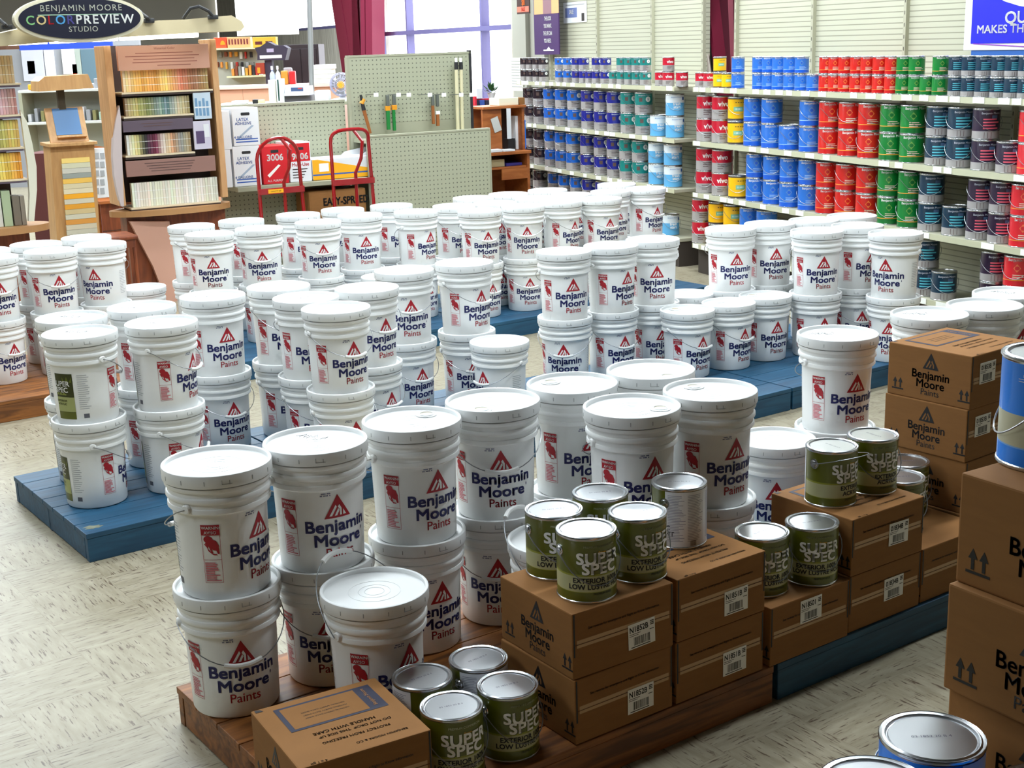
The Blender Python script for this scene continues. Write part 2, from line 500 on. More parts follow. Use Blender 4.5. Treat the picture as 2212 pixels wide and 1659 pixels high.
def pail_body():
    b = MB()
    prof = [(.112, 0), (.1205, .002), (.1238, .008), (.1262, .10), (.1290, .20), (.1308, .252), (.1310, .2535), (.1395, .2550), (.1428, .259), (.1428, .267), (.1415, .2715),
            (.1392, .2725), (.1395, .286), (.1440, .287), (.1458, .290), (.1455, .299), (.1435, .302), (.1402, .303), (.1405, .317), (.1455, .318), (.1475, .321), (.1475, .330), (.1415, .332), (.1415, .352)]
    b.lathe(prof, WHITE, 48, cap0=True)
    sl = .0290 / 2 / .20 * 0 + (.1308 - .1238) / .244
    rz = lambda z: .1238 + (z - .008) * sl + .0009
    # front: triangle with the mountain strokes, three lines of lettering
    def shape(pts, a, z, mt, up=0.0):
        n = len(pts)
        bm = bmesh.new(); f = bm.faces.new([bm.verts.new((x, y, 0)) for x, y in pts])
        x0 = min(p[0] for p in pts); x1 = max(p[0] for p in pts); x = x0 + .011
        while x < x1:
            bmesh.ops.bisect_plane(bm, geom=bm.verts[:] + bm.edges[:] + bm.faces[:], plane_co=(x, 0, 0), plane_no=(1, 0, 0)); x += .011
        bmesh.ops.triangulate(bm, faces=bm.faces[:]); bm.verts.index_update()
        b.wrap([(v.co.x, v.co.y) for v in bm.verts], [tuple(v.index for v in q.verts) for q in bm.faces], rz(z) + up, a, z, mt, sl); bm.free()
    zt = .168
    shape([(-.041, 0), (.041, 0), (0, .071)], 0, zt, RED)
    for pts in ([(-.0265, .007), (-.0185, .007), (-.0030, .0330), (-.0065, .0400)], [(-.0105, .007), (-.0030, .007), (.0050, .0225), (.0015, .0290)],
                [(.0000, .0330), (.0050, .0400), (.0120, .0270), (.0120, .007), (.0060, .007), (.0060, .0245)], [(.0165, .007), (.0265, .007), (.0165, .0245)]):
        shape(pts, 0, zt, PWHITE, .0008)
    b.wtext('Benjamin', .0500, rz(.128), 1.5, .1275, NAVY, .034, 1.13, sl)
    b.wtext("Moore", .0500, rz(.09), 1.5, .0845, NAVY, .034, 1.15, sl)
    b.wtext("'", .0340, rz(.09), 41, .0930, NAVY, .02, 1, sl)
    b.wtext('Paints', .0395, rz(.05), 1.5, .0500, RED, .006, .98, sl)
    # warning panel a quarter turn to the left
    aw = -66
    b.patch(rz(.196) + .0003, aw - 11.5, aw + 11.5, .196, .226, RED, rz(.226) + .0003)
    b.wtext('WARNING', .0118, rz(.215) + .0008, aw + 2, .2135, PWHITE, .02, 1.0, sl); b.wtext('AVISO', .0125, rz(.2) + .0008, aw, .1995, PWHITE, .01, 1.0, sl)
    for q in (-11.2, 11.2): b.patch(rz(.08), aw + q - .25, aw + q + .25, .056, .196, RED, rz(.196))
    b.patch(rz(.056), aw - 11.2, aw + 11.2, .0555, .0565, RED); b.patch(rz(.124), aw - 11.2, aw + 11.2, .1235, .1245, RED)
    circ = lambda cx, cy, rx, ry, k=14: [(cx + rx * math.cos(2 * PI * i / k), cy + ry * math.sin(2 * PI * i / k)) for i in range(k)]
    shape(circ(-.008, .044, .0125, .0105), aw, .140, RED); shape([(-.016, .038), (-.002, .046), (.014, .040), (.021, .024), (.017, .010), (.006, .012), (-.006, .020)], aw, .140, RED)
    shape([(.010, .018), (.020, .020), (.0215, .002), (.0165, .001)], aw, .140, RED); shape([(-.008, .026), (-.002, .022), (.004, .004), (-.001, .003)], aw, .140, RED)
    shape([(-.020, .030), (-.017, .032), (-.009, .010), (.004, -.002), (.014, -.002), (.014, .001), (.003, .002), (-.006, .012)], aw, .140, RED)
    shape([(-.017, .034), (-.012, .036), (-.008, .022), (-.011, .018)], aw, .140, RED)
    rnd = random.Random(3)
    for i in range(11):
        z = .116 - i * .0052; q = rnd.uniform(5.5, 9.5)
        b.patch(rz(z), aw - 9.8, aw - 9.8 + 2 * q, z - .0032, z, PINK)
    # date stamp
    for k, z in enumerate((.2465, .2405)):
        for j in range(9):
            if (j * 7 + k) % 5: b.patch(rz(z), -22 + j * 1.5, -22 + j * 1.5 + 1.05, z - .0036, z, STAMP)
    # rear label: olive picture block and columns of small print
    ar = -163
    b.patch(rz(.13), ar - 20, ar + 19, .124, .222, OLIVE2, rz(.222)); b.patch(rz(.09), ar - 20, ar + 19, .062, .1235, mat('label_pale_olive', (166, 172, 110), .4), rz(.1235)); b.patch(rz(.04), ar - 20, ar + 19, .030, .0615, OLIVE, rz(.0615))
    b.patch(rz(.13) + .0004, ar - 18, ar + 4, .132, .160, mat('label_leaf_green', (132, 140, 60), .4)); b.patch(rz(.18) + .0006, ar - 2, ar + 17, .186, .216, mat('label_mid_olive', (98, 108, 30), .4))
    b.wtext('SUPER', .030, rz(.17) + .001, ar - 6, .170, PWHITE, .03, 1, sl); b.wtext('SPEC', .030, rz(.14) + .001, ar - 6, .144, PWHITE, .03, 1, sl)
    b.wtext('EXTERIOR', .012, rz(.1) + .001, ar - 8, .104, OLIVE2, .02, 1, sl); b.wtext('ACRYLIC', .012, rz(.09) + .001, ar - 8, .090, OLIVE2, .02, 1, sl)
    for i in range(17):
        z = .216 - i * .0088; q = rnd.uniform(13, 22)
        b.patch(rz(z), ar + 27, ar + 27 + q, z - .0022, z, GREYT)
    b.patch(rz(.045), ar + 33, ar + 43, .034, .052, mat('print_dark_grey', (92, 92, 100), .6)); 
    for i in range(15):
        z = .210 - i * .0095; b.patch(rz(z), 70, 70 + rnd.uniform(12, 26), z - .002, z, GREYT)
    return b


def pail_lid(kind):
    b = MB()
    b.lathe([(.1480, .3355), (.1515, .3345), (PR, .337), (PR, .3655), (.1515, .3695), (.1490, .3715), (.1455, .3720), (.1428, .3700), (.1418, .3590), (.1390, .3575), (.0740, .3575), (.0735, .3586), (.0725, .3586), (.0720, .3575),
             (.0460, .3575), (.0455, .3586), (.0445, .3586), (.0440, .3575), (.0285, .3575), (.0280, .3586), (.0270, .3586), (.0265, .3575), (.0002, .3575)], LID, 56)
    for j in range(14):
        a = 2 * PI * j / 14 + .1
        M = Matrix.Rotation(a, 4, 'Z')
        b.box((-.0010, -PR - .0006, .344), (.0010, -PR + .0005, .356), TICK, M)
    M = Matrix.Rotation(.5, 4, 'Z'); b.box((-.014, -PR - .0008, .345), (.014, -PR + .0006, .3465), TICK, M); b.box((-.0145, -PR - .0008, .345), (-.013, -PR + .0006, .358), TICK, M)
    r = random.Random(kind)
    if kind == 2:   # hand-written marker strokes
        for i in range(7):
            x = -.09 + i * .014; y = .045 + r.uniform(-.01, .02)
            b.tube([(x, y, .3580), (x + r.uniform(-.01, .02), y + r.uniform(.01, .035), .3580), (x + .014, y + r.uniform(-.01, .01), .3580)], .0007, mat('marker_grey', (110, 112, 112), .7), 4)
    return b


def spout():
    b = MB()
    b.lathe([(.0335, .3586), (.0335, .3608), (.0305, .3612), (.0295, .3592), (.0235, .3592), (.0230, .3630), (.0205, .3640), (.0195, .3615)], LID, 26)
    b.lathe([(.0194, .3614), (.0140, .3618), (.0001, .3612)], BEIGE, 20)
    return b


def bail(tilt):
    """wire handle; tilt None hangs against the front, else raised by that many degrees behind the lid."""
    b = MB(); g = MB(); pts = []; N = 20; zp = .272
    for i in range(N + 1):
        a = PI * i / N; s = math.sin(a)
        if tilt is None:
            x = .1508 * math.cos(a); y = -.1500 * s ** .85 - .001; z = zp - .100 * s ** 1.15
        else:
            L = .228 * s ** .9; x = .1560 * math.cos(a); y = L * math.cos(R(tilt)); z = zp + L * math.sin(R(tilt))
        pts.append((x, y, z))
    b.tube(pts, .0017, WIRE, 5)
    gp = []
    for i in range(8):
        f = .385 + .23 * i / 7; k = f * N; j = int(k); q = k - j
        p0, p1 = Vector(pts[j]), Vector(pts[min(N, j + 1)]); gp.append(p0.lerp(p1, q))
    g.tube(gp, .0075, GRIP, 8)
    e = MB()
    for s in (1,):
        M = Matrix.Translation((s * .1405, 0, zp)) @ Matrix.Rotation(s * PI / 2, 4, 'Y')
        e.lathe([(.0140, -.004), (.0135, .006), (.0110, .0095), (.0001, .0100)], WHITE, 14, M)
    return b, g, e


PM = {'body': pail_body().mesh('pail_body'), 'lid0': pail_lid(0).mesh('pail_lid'), 'lid2': pail_lid(2).mesh('pail_lid_marked'), 'spout': spout().mesh('pail_spout')}
for key, tl in (('f', None), ('b', None), ('r', 46)):
    w, g, e = bail(tl); PM['w' + key] = w.mesh('pail_handle'); PM['g' + key] = g.mesh('pail_grip'); PM['e'] = e.mesh('pail_ear')


def pail(x, y, z, theta, hand, lid, label, group):
    phi = -math.atan2(x, y) + R(theta)
    t = thing('paint_pail', label, 'paint pail', (x, y, z), phi, group)
    put('body', PM['body'], t)
    l = put('lid', PM['lid2' if lid == 'm' else 'lid0'], t, rz=random.uniform(-.5, .5) - R(theta))
    if lid == 's': put('spout_cap', PM['spout'], l, (.088 * math.cos(SPA[0]), .088 * math.sin(SPA[0]), 0))
    h = put('handle', PM['w' + hand], t, rz=PI if hand == 'b' else 0)
    put('grip', PM['g' + hand], h); put('ear', PM['e'], h); put('ear', PM['e'], h, rz=PI)
    return t


SPA = [1.2]
# name: x, y, upper-tier turn, upper handle, lid mark, lower-tier turn, lower handle ('' = no upper pail)
PAILS = {
 'A1': (-.830, 3.583, 51, 'b', '', 10, 'f'), 'A2': (-.578, 3.757, 23, 'b', 'm', 3, 'f'), 'A3': (-.310, 3.954, 33, 'b', 's', 32, 'b'), 'A4': (-.064, 4.151, 9, 'f', 's', 0, 'f'),
 'A5': (.200, 4.340, 30, 'b', 's', 20, 'b'), 'A6': (.479, 4.497, 20, 'b', 's', 20, 'f'), 'A7': (.370, 4.030, 32, 'b', 's', 25, 'b'), 'A8': (.639, 4.196, 40, 'b', 's', 0, 'b'),
 'A9': (-.402, 3.502, None, 'r', '', 42, 'r'), 'A10': (.123, 3.848, None, 'r', '', 60, 'r'), 'A11': (.979, 4.821, None, 'b', '', 4, 'b'),
 'A12': (1.241, 4.980, 36, 'b', 'm', 30, 'b'), 'A13': (1.687, 5.295, 40, 'b', 'm', 40, 'f'), 'A14': (1.958, 5.438, 30, 'b', '', 30, 'f'), 'A15': (2.148, 5.678, 30, 'b', 'm', 30, 'f'),
 'B1': (-1.776, 5.435, 122, 'f', 'm', 91, 'f'), 'B2': (-1.479, 5.597, 63, 'f', 'm', 70, 'f'), 'B3': (-1.387, 6.197, 24, 'b', 'm', 25, 'f'), 'B4': (-1.914, 5.769, 60, 'f', 'm', 60, 'f'), 'B5': (-1.660, 5.972, 25, 'b', 'm', 25, 'b'),
 'B6': (-1.111, 6.400, 22, 'f', '', 30, 'f'), 'B7': (-.934, 6.077, 16, 'b', 'm', 23, 'f'), 'B8': (-.763, 5.804, 31, 'f', '', 26, 'f'), 'B9': (-.674, 6.284, 38, 'f', '', 44, 'f'),
 'B10': (-.532, 6.768, 12, 'f', '', 32, 'f'), 'B11': (-.231, 6.956, 40, 'f', '', 16, 'f'), 'B13': (-.058, 6.655, None, 'f', '', -42, 'f'), 'B12': (-.821, 8.746, None, 'b', '', 20, 'b'),
 'C1': (-2.076, 8.826, 40, 'f', '', 40, 'f'), 'C2': (-1.868, 8.403, 4, 'b', '', 10, 'b'), 'C3': (-1.787, 9.038, 45, 'b', '', 30, 'b'), 'C4': (-1.591, 8.598, 4, 'f', '', 10, 'b'), 'C5': (-1.441, 9.280, 37, 'b', '', 30, 'b'),
 'C6': (-1.243, 8.830, 11, 'f', '', 10, 'f'), 'C7': (-1.158, 9.496, 30, 'b', '', 30, 'b'), 'C8': (-.999, 9.143, 15, 'b', '', 15, 'b'), 'C9': (-.826, 9.654, 38, 'b', '', 30, 'b'), 'C10': (-.625, 9.249, 46, 'b', '', 30, 'b'),
 'C11': (-.372, 9.517, 33, 'f', '', 30, 'f'), 'C12': (-.186, 9.196, 24, 'f', '', 35, 'f'), 'C13': (.116, 9.392, 10, 'f', '', 15, 'f'), 'C14': (.387, 9.590, 48, 'f', '', 20, 'b'), 'C15': (.678, 9.687, 30, 'f', '', 20, 'b'),
 'C16': (.784, 10.147, 28, 'b', '', 20, 'b'), 'C17': (1.063, 10.273, 42, 'f', '', 20, 'b'), 'C18': (.870, 10.632, 20, 'b', '', 20, 'b'), 'C19': (.317, 10.367, 20, 'b', '', 20, 'b'), 'C20': (.017, 10.173, 20, 'b', '', 20, 'b'),
 'C21': (-.246, 9.985, 20, 'b', '', 20, 'b'), 'C23': (.214, 9.860, 20, 'b', '', 20, 'b'), 'C24': (-.084, 9.624, 20, 'b', '', 20, 'b'), 'C25': (.483, 10.009, 20, 'b', '', 20, 'b'),
 'D1': (.302, 7.245, 22, 'b', '', -5, 'f'), 'D2': (.571, 7.403, 45, 'b', '', 34, 'f'), 'D3': (.823, 7.593, 11, 'b', '', 26, 'b'), 'D4': (.985, 7.324, None, 'f', 's', 42, 'f'), 'D5': (1.242, 7.492, None, 'f', 's', 46, 'f'),
 'D6': (1.485, 7.678, None, 'b', 's', 35, 'b'), 'D7': (1.049, 7.800, None, 'b', '', 0, 'b'), 'D8': (1.323, 7.938, 18, 'b', '', 20, 'b'), 'D9': (1.585, 8.097, 20, 'b', '', 20, 'b'), 'D10': (1.790, 7.737, 20, 'b', '', 26, 'b'),
 'D11': (2.066, 7.902, 44, 'b', '', 20, 'f'), 'D12': (2.194, 7.555, -22, 'b', '', -7, 'b'), 'D13': (1.875, 8.196, 20, 'b', '', 20, 'b'), 'D14': (2.144, 8.343, 20, 'b', '', 20, 'b'),
 'E1': (-2.687, 7.860, 14, 'f', '', 20, 'f'), 'E2': (-2.460, 8.090, -25, 'b', '', 10, 'b'), 'E3': (-2.879, 8.179, 20, 'b', '', 20, 'b'), 'E4': (-2.642, 8.412, 20, 'b', '', 20, 'b'), 'E5': (-2.966, 7.661, 15, 'f', '', 32, 'f'),
 'E6': (-3.113, 7.949, 20, 'b', '', 20, 'b'), 'E7': (-2.377, 8.608, None, 'b', '', 20, 'b'),
}
ROWS = [
 ('the long front row', ['A1', 'A2', 'A3', 'A4', 'A5', 'A6']), ('the pair behind white-backed can', ['A7', 'A8']),
 ('the row behind the right cartons', ['A12', 'A13', 'A14', 'A15']),
 ('front of worn left pallet', ['B1', 'B2']), ('back of worn left pallet', ['B4', 'B5', 'B3']),
 ('left column of middle cluster', ['B6', 'B7', 'B8']), ('right side of middle cluster', ['B9', 'B10', 'B11']),
 ('the far front row', ['C2', 'C4', 'C6', 'C8', 'C10', 'C12', 'C13', 'C14', 'C15', 'C17']), ('the far back row', ['C1', 'C3', 'C5', 'C7', 'C9', 'C11', 'C24', 'C23', 'C25', 'C16']),
 ('the hindmost row before can shelves', ['C21', 'C20', 'C19', 'C18']),
 ('the three tall stacks at centre', ['D1', 'D2', 'D3']), ('front of cluster by red cans', ['D8', 'D10', 'D12']), ('back of cluster by red cans', ['D9', 'D13', 'D11', 'D14']),
 ('front of the left edge group', ['E5', 'E1', 'E2']), ('back of the left edge group', ['E6', 'E3', 'E4']),
]
SINGLE = {
 'A9': 'low white paint pail with raised wire handle, behind the printed single carton', 'A10': 'low white paint pail squeezed behind the olive cans on the cartons',
 'A11': 'low white paint pail behind the topmost right carton, lid with ring emblem', 'B13': 'single white paint pail with handle drooping right, in front of the middle cluster',
 'B12': 'low white pail barely seen behind the middle cluster', 'D4': 'first low white pail from the left in the short single row', 'D5': 'second low white pail from the left in the short single row',
 'D6': 'third low white pail from the left in the short single row', 'D7': 'low white pail standing behind the short single row', 'E7': 'low single white pail beside the dark stool legs',
}
SPOT = {'A3': 1.15, 'A4': -2.0, 'A5': 2.6, 'A6': -.45, 'A7': -.35, 'A8': 2.5, 'D4': 2.7, 'D5': 2.7, 'D6': 2.7}


def build_pails():
    where = {}
    for row, names in ROWS:
        for i, n in enumerate(names): where[n] = (ORD[i + 1], row)
    for n, (x, y, tu, hu, lm, tl, hl) in PAILS.items():
        g = 'white five gallon paint pails'
        SPA[0] = SPOT.get(n, 1.0)
        if n in SINGLE:
            pail(x, y, PH + .0006, tl, hl, lm, SINGLE[n], g); continue
        o, row = where[n]
        pail(x, y, PH + .0006, tl, hl, '', f'lower white pail, {o} stack from left in {row}', g)
        pail(x, y, PH + .0006 + TIER, tu, hu, lm, f'upper white pail, {o} stack from left in {row}', g)


build_pails()


# ------------------------------------------------------------------ cartons
CW, CD, CH = .349, .338, .189


def carton_mesh(top_print, printed):
    b = MB(); h = CH
    b.box((-CW / 2, -CD / 2, .0005), (CW / 2, CD / 2, h), CARD, None, .004)
    e = .0008; yf = -CD / 2 - e; xl = -CW / 2 - e
    X, Z, Y = Vector((1, 0, 0)), Vector((0, 0, 1)), Vector((0, 1, 0))
    # front: flap seam, small print line, strip of tape; side: two arrows, triangle, lettering
    b.poly([(-CW / 2 + .004, -.0012), (CW / 2 - .004, -.0012), (CW / 2 - .004, .0012), (-CW / 2 + .004, .0012)], (0, yf, .098), X, Z, CARDD)
    b.ftext('See reverse for emergency and Right to Know Information', .0105, (0, yf, .134), X, Z, INK, .012, .98)
    b.poly([(-.16, -.01), (.16, -.01), (.16, .012), (-.16, .012)], (0, yf + .0004, .098), X, Z, TAPE)
    for s in (-1, 1): b.poly([(-.0024, .0), (.0024, .0), (.0024, .122), (-.0024, .122)], (s * (CW / 2 - .0055), yf, .064), X, Z, BLACK)
    nY = Vector((0, -1, 0))
    pr = BLACK if printed else INK
    def logo(o, ux, k):
        o = Vector(o)
        def P(pts, mt, up=0): b.poly([(x * k, y * k) for x, y in pts], o + Z * (.100 * k) + ux.cross(Z) * up, ux, Z, mt)
        P([(-.033, 0), (.033, 0), (0, .060)], pr)
        for q in ([(-.020, .006), (-.014, .006), (-.002, .028), (-.005, .034)], [(.002, .028), (.005, .034), (.014, .018), (.014, .006), (.009, .006), (.009, .017)], [(-.007, .006), (-.002, .006), (.004, .018), (.001, .023)]): P(q, CARD, .0004)
        b.ftext('Benjamin', .043 * k, o + Z * (.064 * k), ux, Z, pr, .020); b.ftext('Moore', .043 * k, o + Z * (.031 * k), ux, Z, pr, .020); b.ftext('Paints', .033 * k, o + Z * (.004 * k), ux, Z, pr, .0)
    logo((xl, -.008, .018), nY, .98)
    for yy in (.125, -.145):
        o = Vector((xl, yy, .026))
        b.poly([(-.024, -.002), (.024, -.002), (.024, .003), (-.024, .003)], o, nY, Z, pr)
        for s in (-.011, .011):
            b.poly([(s - .003, .005), (s + .003, .005), (s + .003, .024), (s - .003, .024)], o, nY, Z, pr); b.poly([(s - .009, .024), (s + .009, .024), (s, .042)], o, nY, Z, pr)
    # back and right faces carry the same seam
    b.poly([(-CW / 2 + .004, -.001), (CW / 2 - .004, -.001), (CW / 2 - .004, .001), (-CW / 2 + .004, .001)], (0, CD / 2 + e, .098), -X, Z, CARDD)
    if top_print:
        zt = h + e; mX = Vector((-1, 0, 0)); mY = Vector((0, -1, 0))
        def rect(x0, y0, x1, y1, mt, dz=0): b.poly([(x0, y0), (x1, y0), (x1, y1), (x0, y1)], (0, 0, zt + dz), X, Y, mt)
        nv = mat('print_carton_navy', (34, 36, 60), .6)
        rect(-.125, .005, .140, .140, nv); rect(-.112, .014, .092, .131, CARD, .0004)
        b.ftext('Benjamin Moore', .015, (.118, .075, zt + .0006), Y, mX, mat('print_tan', (196, 150, 100), .7), .01)
        for i in range(3): b.ftext('MATERIAL SAFETY DATA SHEET', .0085, (-.01, .088 - i * .016, zt + .0006), mX, mY, INK, .01)
        b.ftext('HANDLE WITH CARE', .0175, (.0, -.028, zt), mX, mY, INK, .016); b.ftext('DO NOT DROP  THIS SIDE UP', .0145, (.02, -.052, zt), mX, mY, INK, .016)
        b.ftext('PROTECT FROM FREEZING', .0150, (.01, -.082, zt), mX, mY, INK, .012); b.ftext('BENJAMIN MOORE & CO', .0125, (.06, -.125, zt), mX, mY, INK, .012); b.ftext('4 x 1 gal', .0125, (-.12, -.160, zt), mX, mY, INK, .012)
        b.poly([(0, 0), (.02, 0), (.014, .012), (0, .014)], (-CW / 2 + .008, .150, zt), X, Y, INK)
    return b


CM = {(a, c): carton_mesh(a, c).mesh('carton') for a in (0, 1) for c in (0, 1)}
_LAB = {}


def shipping_label(code):
    if code not in _LAB:
        b = MB(); w, h = .094, .074; X, Z = Vector((1, 0, 0)), Vector((0, 0, 1))
        b.box((-w / 2, -.0006, -h / 2), (w / 2, 0, h / 2), STICK)
        y = -.0009
        b.ftext(code, .0235, (-.010, y, .0120), X, Z, BLACK, .026, .84)
        for i in range(3): b.box((.030, y, .017 + i * .005), (.043, -.0006, .020 + i * .005), INK)
        b.box((-.043, y, .006), (-.004, -.0006, .0075), INK); b.box((-.043, y, .001), (-.012, -.0006, .0025), INK); b.box((.028, y, .004), (.043, -.0006, .006), INK)
        r = random.Random(code); x = -.028
        while x < .026:
            k = r.choice((.0009, .0016, .0026)); b.box((x, y, -.028), (x + k, -.0006, -.004), BLACK); x += k + r.choice((.0012, .002))
        b.box((-.038, y, -.0335), (.030, -.0006, -.031), INK)
        _LAB[code] = b.mesh('shipping_label')
    return _LAB[code]


def carton(a, b, z, label, code=None, top=0, dr=0.0, printed=1, lx=.055, lz=.066, tilt=0.0, world=None, rz=None, cond=None):
    x, y = world if world else loc2(a, b)
    t = thing('paint_carton', label, 'cardboard box', (x, y, z), rz if rz is not None else YAW + R(dr), 'brown cardboard cartons')
    put('box_body', CM[(top, printed)], t)
    if code:
        l = put('shipping_label', shipping_label(code), t, (lx, -CD / 2 - .0012, lz)); l.rotation_euler = (0, R(tilt), 0)
    return t


Z1, Z2, Z3 = PH, PH + CH, PH + 2 * CH
FB = .006 + CD / 2
carton(-1.352, .215, Z1, 'single brown carton with printed top panel lying beside the olive cans at front', None, 1, -6)
carton(-.585, FB, Z1, 'lower carton labelled N1852B resting on the brown pallet', 'N1852B', 0, 0, 1, .055)
carton(-.582, FB, Z2, 'upper carton labelled N1852B carrying the olive cans', 'N1852B', 0, -1.5, 1, .06, .07, -2)
carton(-.222, FB, Z1, 'lower carton labelled N1851B resting on the brown pallet', 'N1851B', 0, 0, 1, .055)
carton(-.219, FB, Z2, 'upper carton labelled N1851B carrying the white-backed can', 'N1851B', 1, 0, 1, .055)
carton(.152, FB - .004, Z1, 'single-height carton labelled N18501 carrying two olive cans', 'N18501', 0, 0, 1, .0, .140)
carton(.512, FB + .005, Z1, 'lower carton labelled 01834B on the blue pallet', '01834B', 0, 0, 1, .04, .10)
carton(.515, FB + .005, Z2, 'upper carton labelled 01834B carrying two acrylic cans', '01834B', 1, 0, 1, .05, .095, 1)
carton(.874, FB + .01, Z1, 'carton with torn front corner mark beside stack of 01834B', '01853B', 0, 0, 1, .06, .11)
BX, BY, BR = 1.590, 4.665, R(38)
for i in range(4):
    carton(0, 0, Z1 + i * CH, ['bottom carton of the tall four-carton stack behind the acrylic cans', 'third carton down in the tall stack behind the acrylic cans', 'second carton down in the tall stack, arrows on its left side', 'top carton of the tall stack, printed panel facing up'][i],
           '01853B' if i > 1 else None, 1 if i == 3 else 0, 0, 1 if i < 2 else 1, -.08, .12, 0, (BX + (.006 if i % 2 else 0), BY), BR)
# the near right stack: six cartons on a pallet, three more in front of it under the blue cans
NR = R(32); N1 = Vector((math.cos(NR), math.sin(NR))); N2 = Vector((-N1.y, N1.x)); NC = Vector((.723, 2.077))
q = NC + N1 * .17 - N2 * .19
t = thing('pallet', 'pallet hidden below the near right carton stacks', 'pallet', (NC.x + N1.x * -.03 - N2.x * .22, NC.y + N1.y * -.03 - N2.y * .22, 0), NR, 'low wooden platforms under the pails')
b = MB()
for i in range(5): b.box((-.46, -.30 + i * .125, PH - .022), (.46, -.30 + i * .125 + .12, PH), BROWNP, None, .003)
put('deck', b, t)
for i, yy in enumerate((-.30, -.02, .285)):
    b = MB(); b.box((-.455, yy, 0), (.455, yy + .035, PH - .0225), BROWNP, None, .003); put(['front_runner', 'middle_runner', 'rear_runner'][i], b, t)
for i in range(6):
    w = q + N1 * (CW / 2 - .17 + (-.012 if i % 2 == 0 else .004)) + N2 * (.19 - CD / 2)
    carton(0, 0, Z1 + i * CH, ['lowest carton of the near right stack', 'second carton up in the near right stack', 'third carton up in the near right stack', 'fourth carton up in the near right stack, dark arrows', 'fifth carton up in the near right stack', 'top carton of the near right stack under the blue can'][i],
           None, 0, 0, 1, world=(w.x, w.y), rz=NR)
q2 = NC + N1 * (-.035 - CW / 2) - N2 * (CD / 2 + .01)
for i in range(3):
    carton(0, 0, Z1 + i * CH, ['lowest carton under the foreground blue cans', 'middle carton under the foreground blue cans', 'upper carton under the foreground blue cans'][i], None, 0, 0, 1, world=(q2.x, q2.y), rz=NR)


# ------------------------------------------------------------------ one gallon cans
GR, GH = .083, .187


def can_body(bands, n=36, r=GR, h=GH):
    """bands: list of (z0, z1, material) as shares of the height, bottom to top; steel seams top and bottom."""
    b = MB(); q = r - .0022
    prof = [(q * .95, .0), (r - .0004, .0006), (r, .003), (r - .0004, .0055), (q, .007)]; mts = [STEEL] * 4
    z0, z1 = .007, h - .010
    for a, c, mt in bands:
        prof.append((q, z0 + (z1 - z0) * c)); mts.append(mt)
    prof += [(q + .0004, h - .009), (r, h - .0065), (r, h - .0030), (r - .0010, h - .0010), (r - .0022, h - .0016)]; mts += [STEEL] * 5
    b.lathe(prof, STEEL, n, cap0=True, mts=mts)
    return b


def can_lid(n=36, r=GR, h=GH, text=True):
    b = MB()
    b.lathe([(r - .0021, h - .0018), (r - .0060, h - .0030), (r - .0090, h - .0008), (r - .0105, h - .0012), (r - .0125, h - .0065), (r - .0140, h - .0068), (r - .0155, h - .0042), (.0001, h - .0040)], TIN, n)
    if text: b.ftext('03 1852 20 B 4', .0095, (0, 0, h - .0037), (1, 0, 0), (0, 1, 0), mat('stamp_ink', (96, 92, 120), .6), .0, 1.1)
    return b


def can_handle(raised=False, r=GR, h=GH):
    b = MB(); pts = []; zp = h * .745; N = 16
    for i in range(N + 1):
        a = PI * i / N; s = math.sin(a)
        if raised: x = (r + .006) * math.cos(a); y = -.128 * s; z = zp + .040 * s
        else: x = (r + .006) * math.cos(a); y = -(r + .004) * s ** .8; z = zp - .088 * s ** 1.1
        pts.append((x, y, z))
    b.tube(pts, .0016, WIRE, 5)
    e = MB()
    M = Matrix.Translation((r - .003, 0, zp)) @ Matrix.Rotation(PI / 2, 4, 'Y')
    e.lathe([(.0165, .0), (.0160, .0022), (.0115, .0026), (.0100, .0056), (.0001, .0068)], STEEL, 16, M)
    return b, e


def olive_body(kind):
    b = can_body([(0, .145, OLIVE), (.145, .155, OLIVE3), (.155, .415, SAGE), (.415, .445, OLIVE3), (.445, 1, OLIVE)])
    q = GR - .0022 + .0007
    b.wtext('PREMIUM COMMERCIAL', .0085, q, 0, .158, mat('print_pale', (196, 200, 168), .5), .005, 1.05)
    b.patch(q, -4.5, -2, .1455, .1475, mat('print_gold', (196, 150, 40), .5)); b.patch(q, -5.5, 12, .1425, .1450, mat('print_gold', (196, 150, 40), .5))
    for w, z, a in (('SUPER', .113, 0), ('SPEC', .084, 0)):
        b.wtext(w, .0430, q, a + .9, z - .0012, mat('print_shadow', (22, 24, 12), .5), .052, 1.10, 0, 1.06)
        b.wtext(w, .0430, q + .0005, a, z, PWHITE, .040, 1.10, 0, 1.06)
    if kind == 0: b.wtext('EXTERIOR 100% ACRYLIC', .0195, q, 24, .0590, BLACK, .034, 1.02); b.wtext('LOW LUSTRE HOUSE PAINT', .0195, q, 24, .0410, BLACK, .034, 1.02)
    else: b.wtext('EXTERIOR', .0195, q, 4, .0590, BLACK, .034, 1.02); b.wtext('ACRYLIC', .0195, q, 6, .0410, BLACK, .034, 1.02)
    b.wtext('PREMIUM BASE', .0085, q, 4, .0240, mat('print_dim', (40, 44, 14), .5), .01, 1)
    # white instruction panel round the back
    pn = mat('label_white_panel', (226, 228, 232), .4)
    b.patch(q, 92, 236, .0075, GH - .0105, pn)
    r = random.Random(11); gl = mat('print_panel_grey', (150, 152, 170), .6)
    for i in range(30):
        z = .166 - i * .0048
        for a0 in (98, 140, 190): b.patch(q + .0004, a0, a0 + r.uniform(22, 38), z - .0017, z, gl)
    for i in range(9): b.patch(q + .0005, 146 + i * 1.6, 146.7 + i * 1.6, .010, .026, INK)
    b.patch(q + .0005, 178, 178.6, .01, .17, mat('label_seam', (205, 206, 210), .4))
    return b


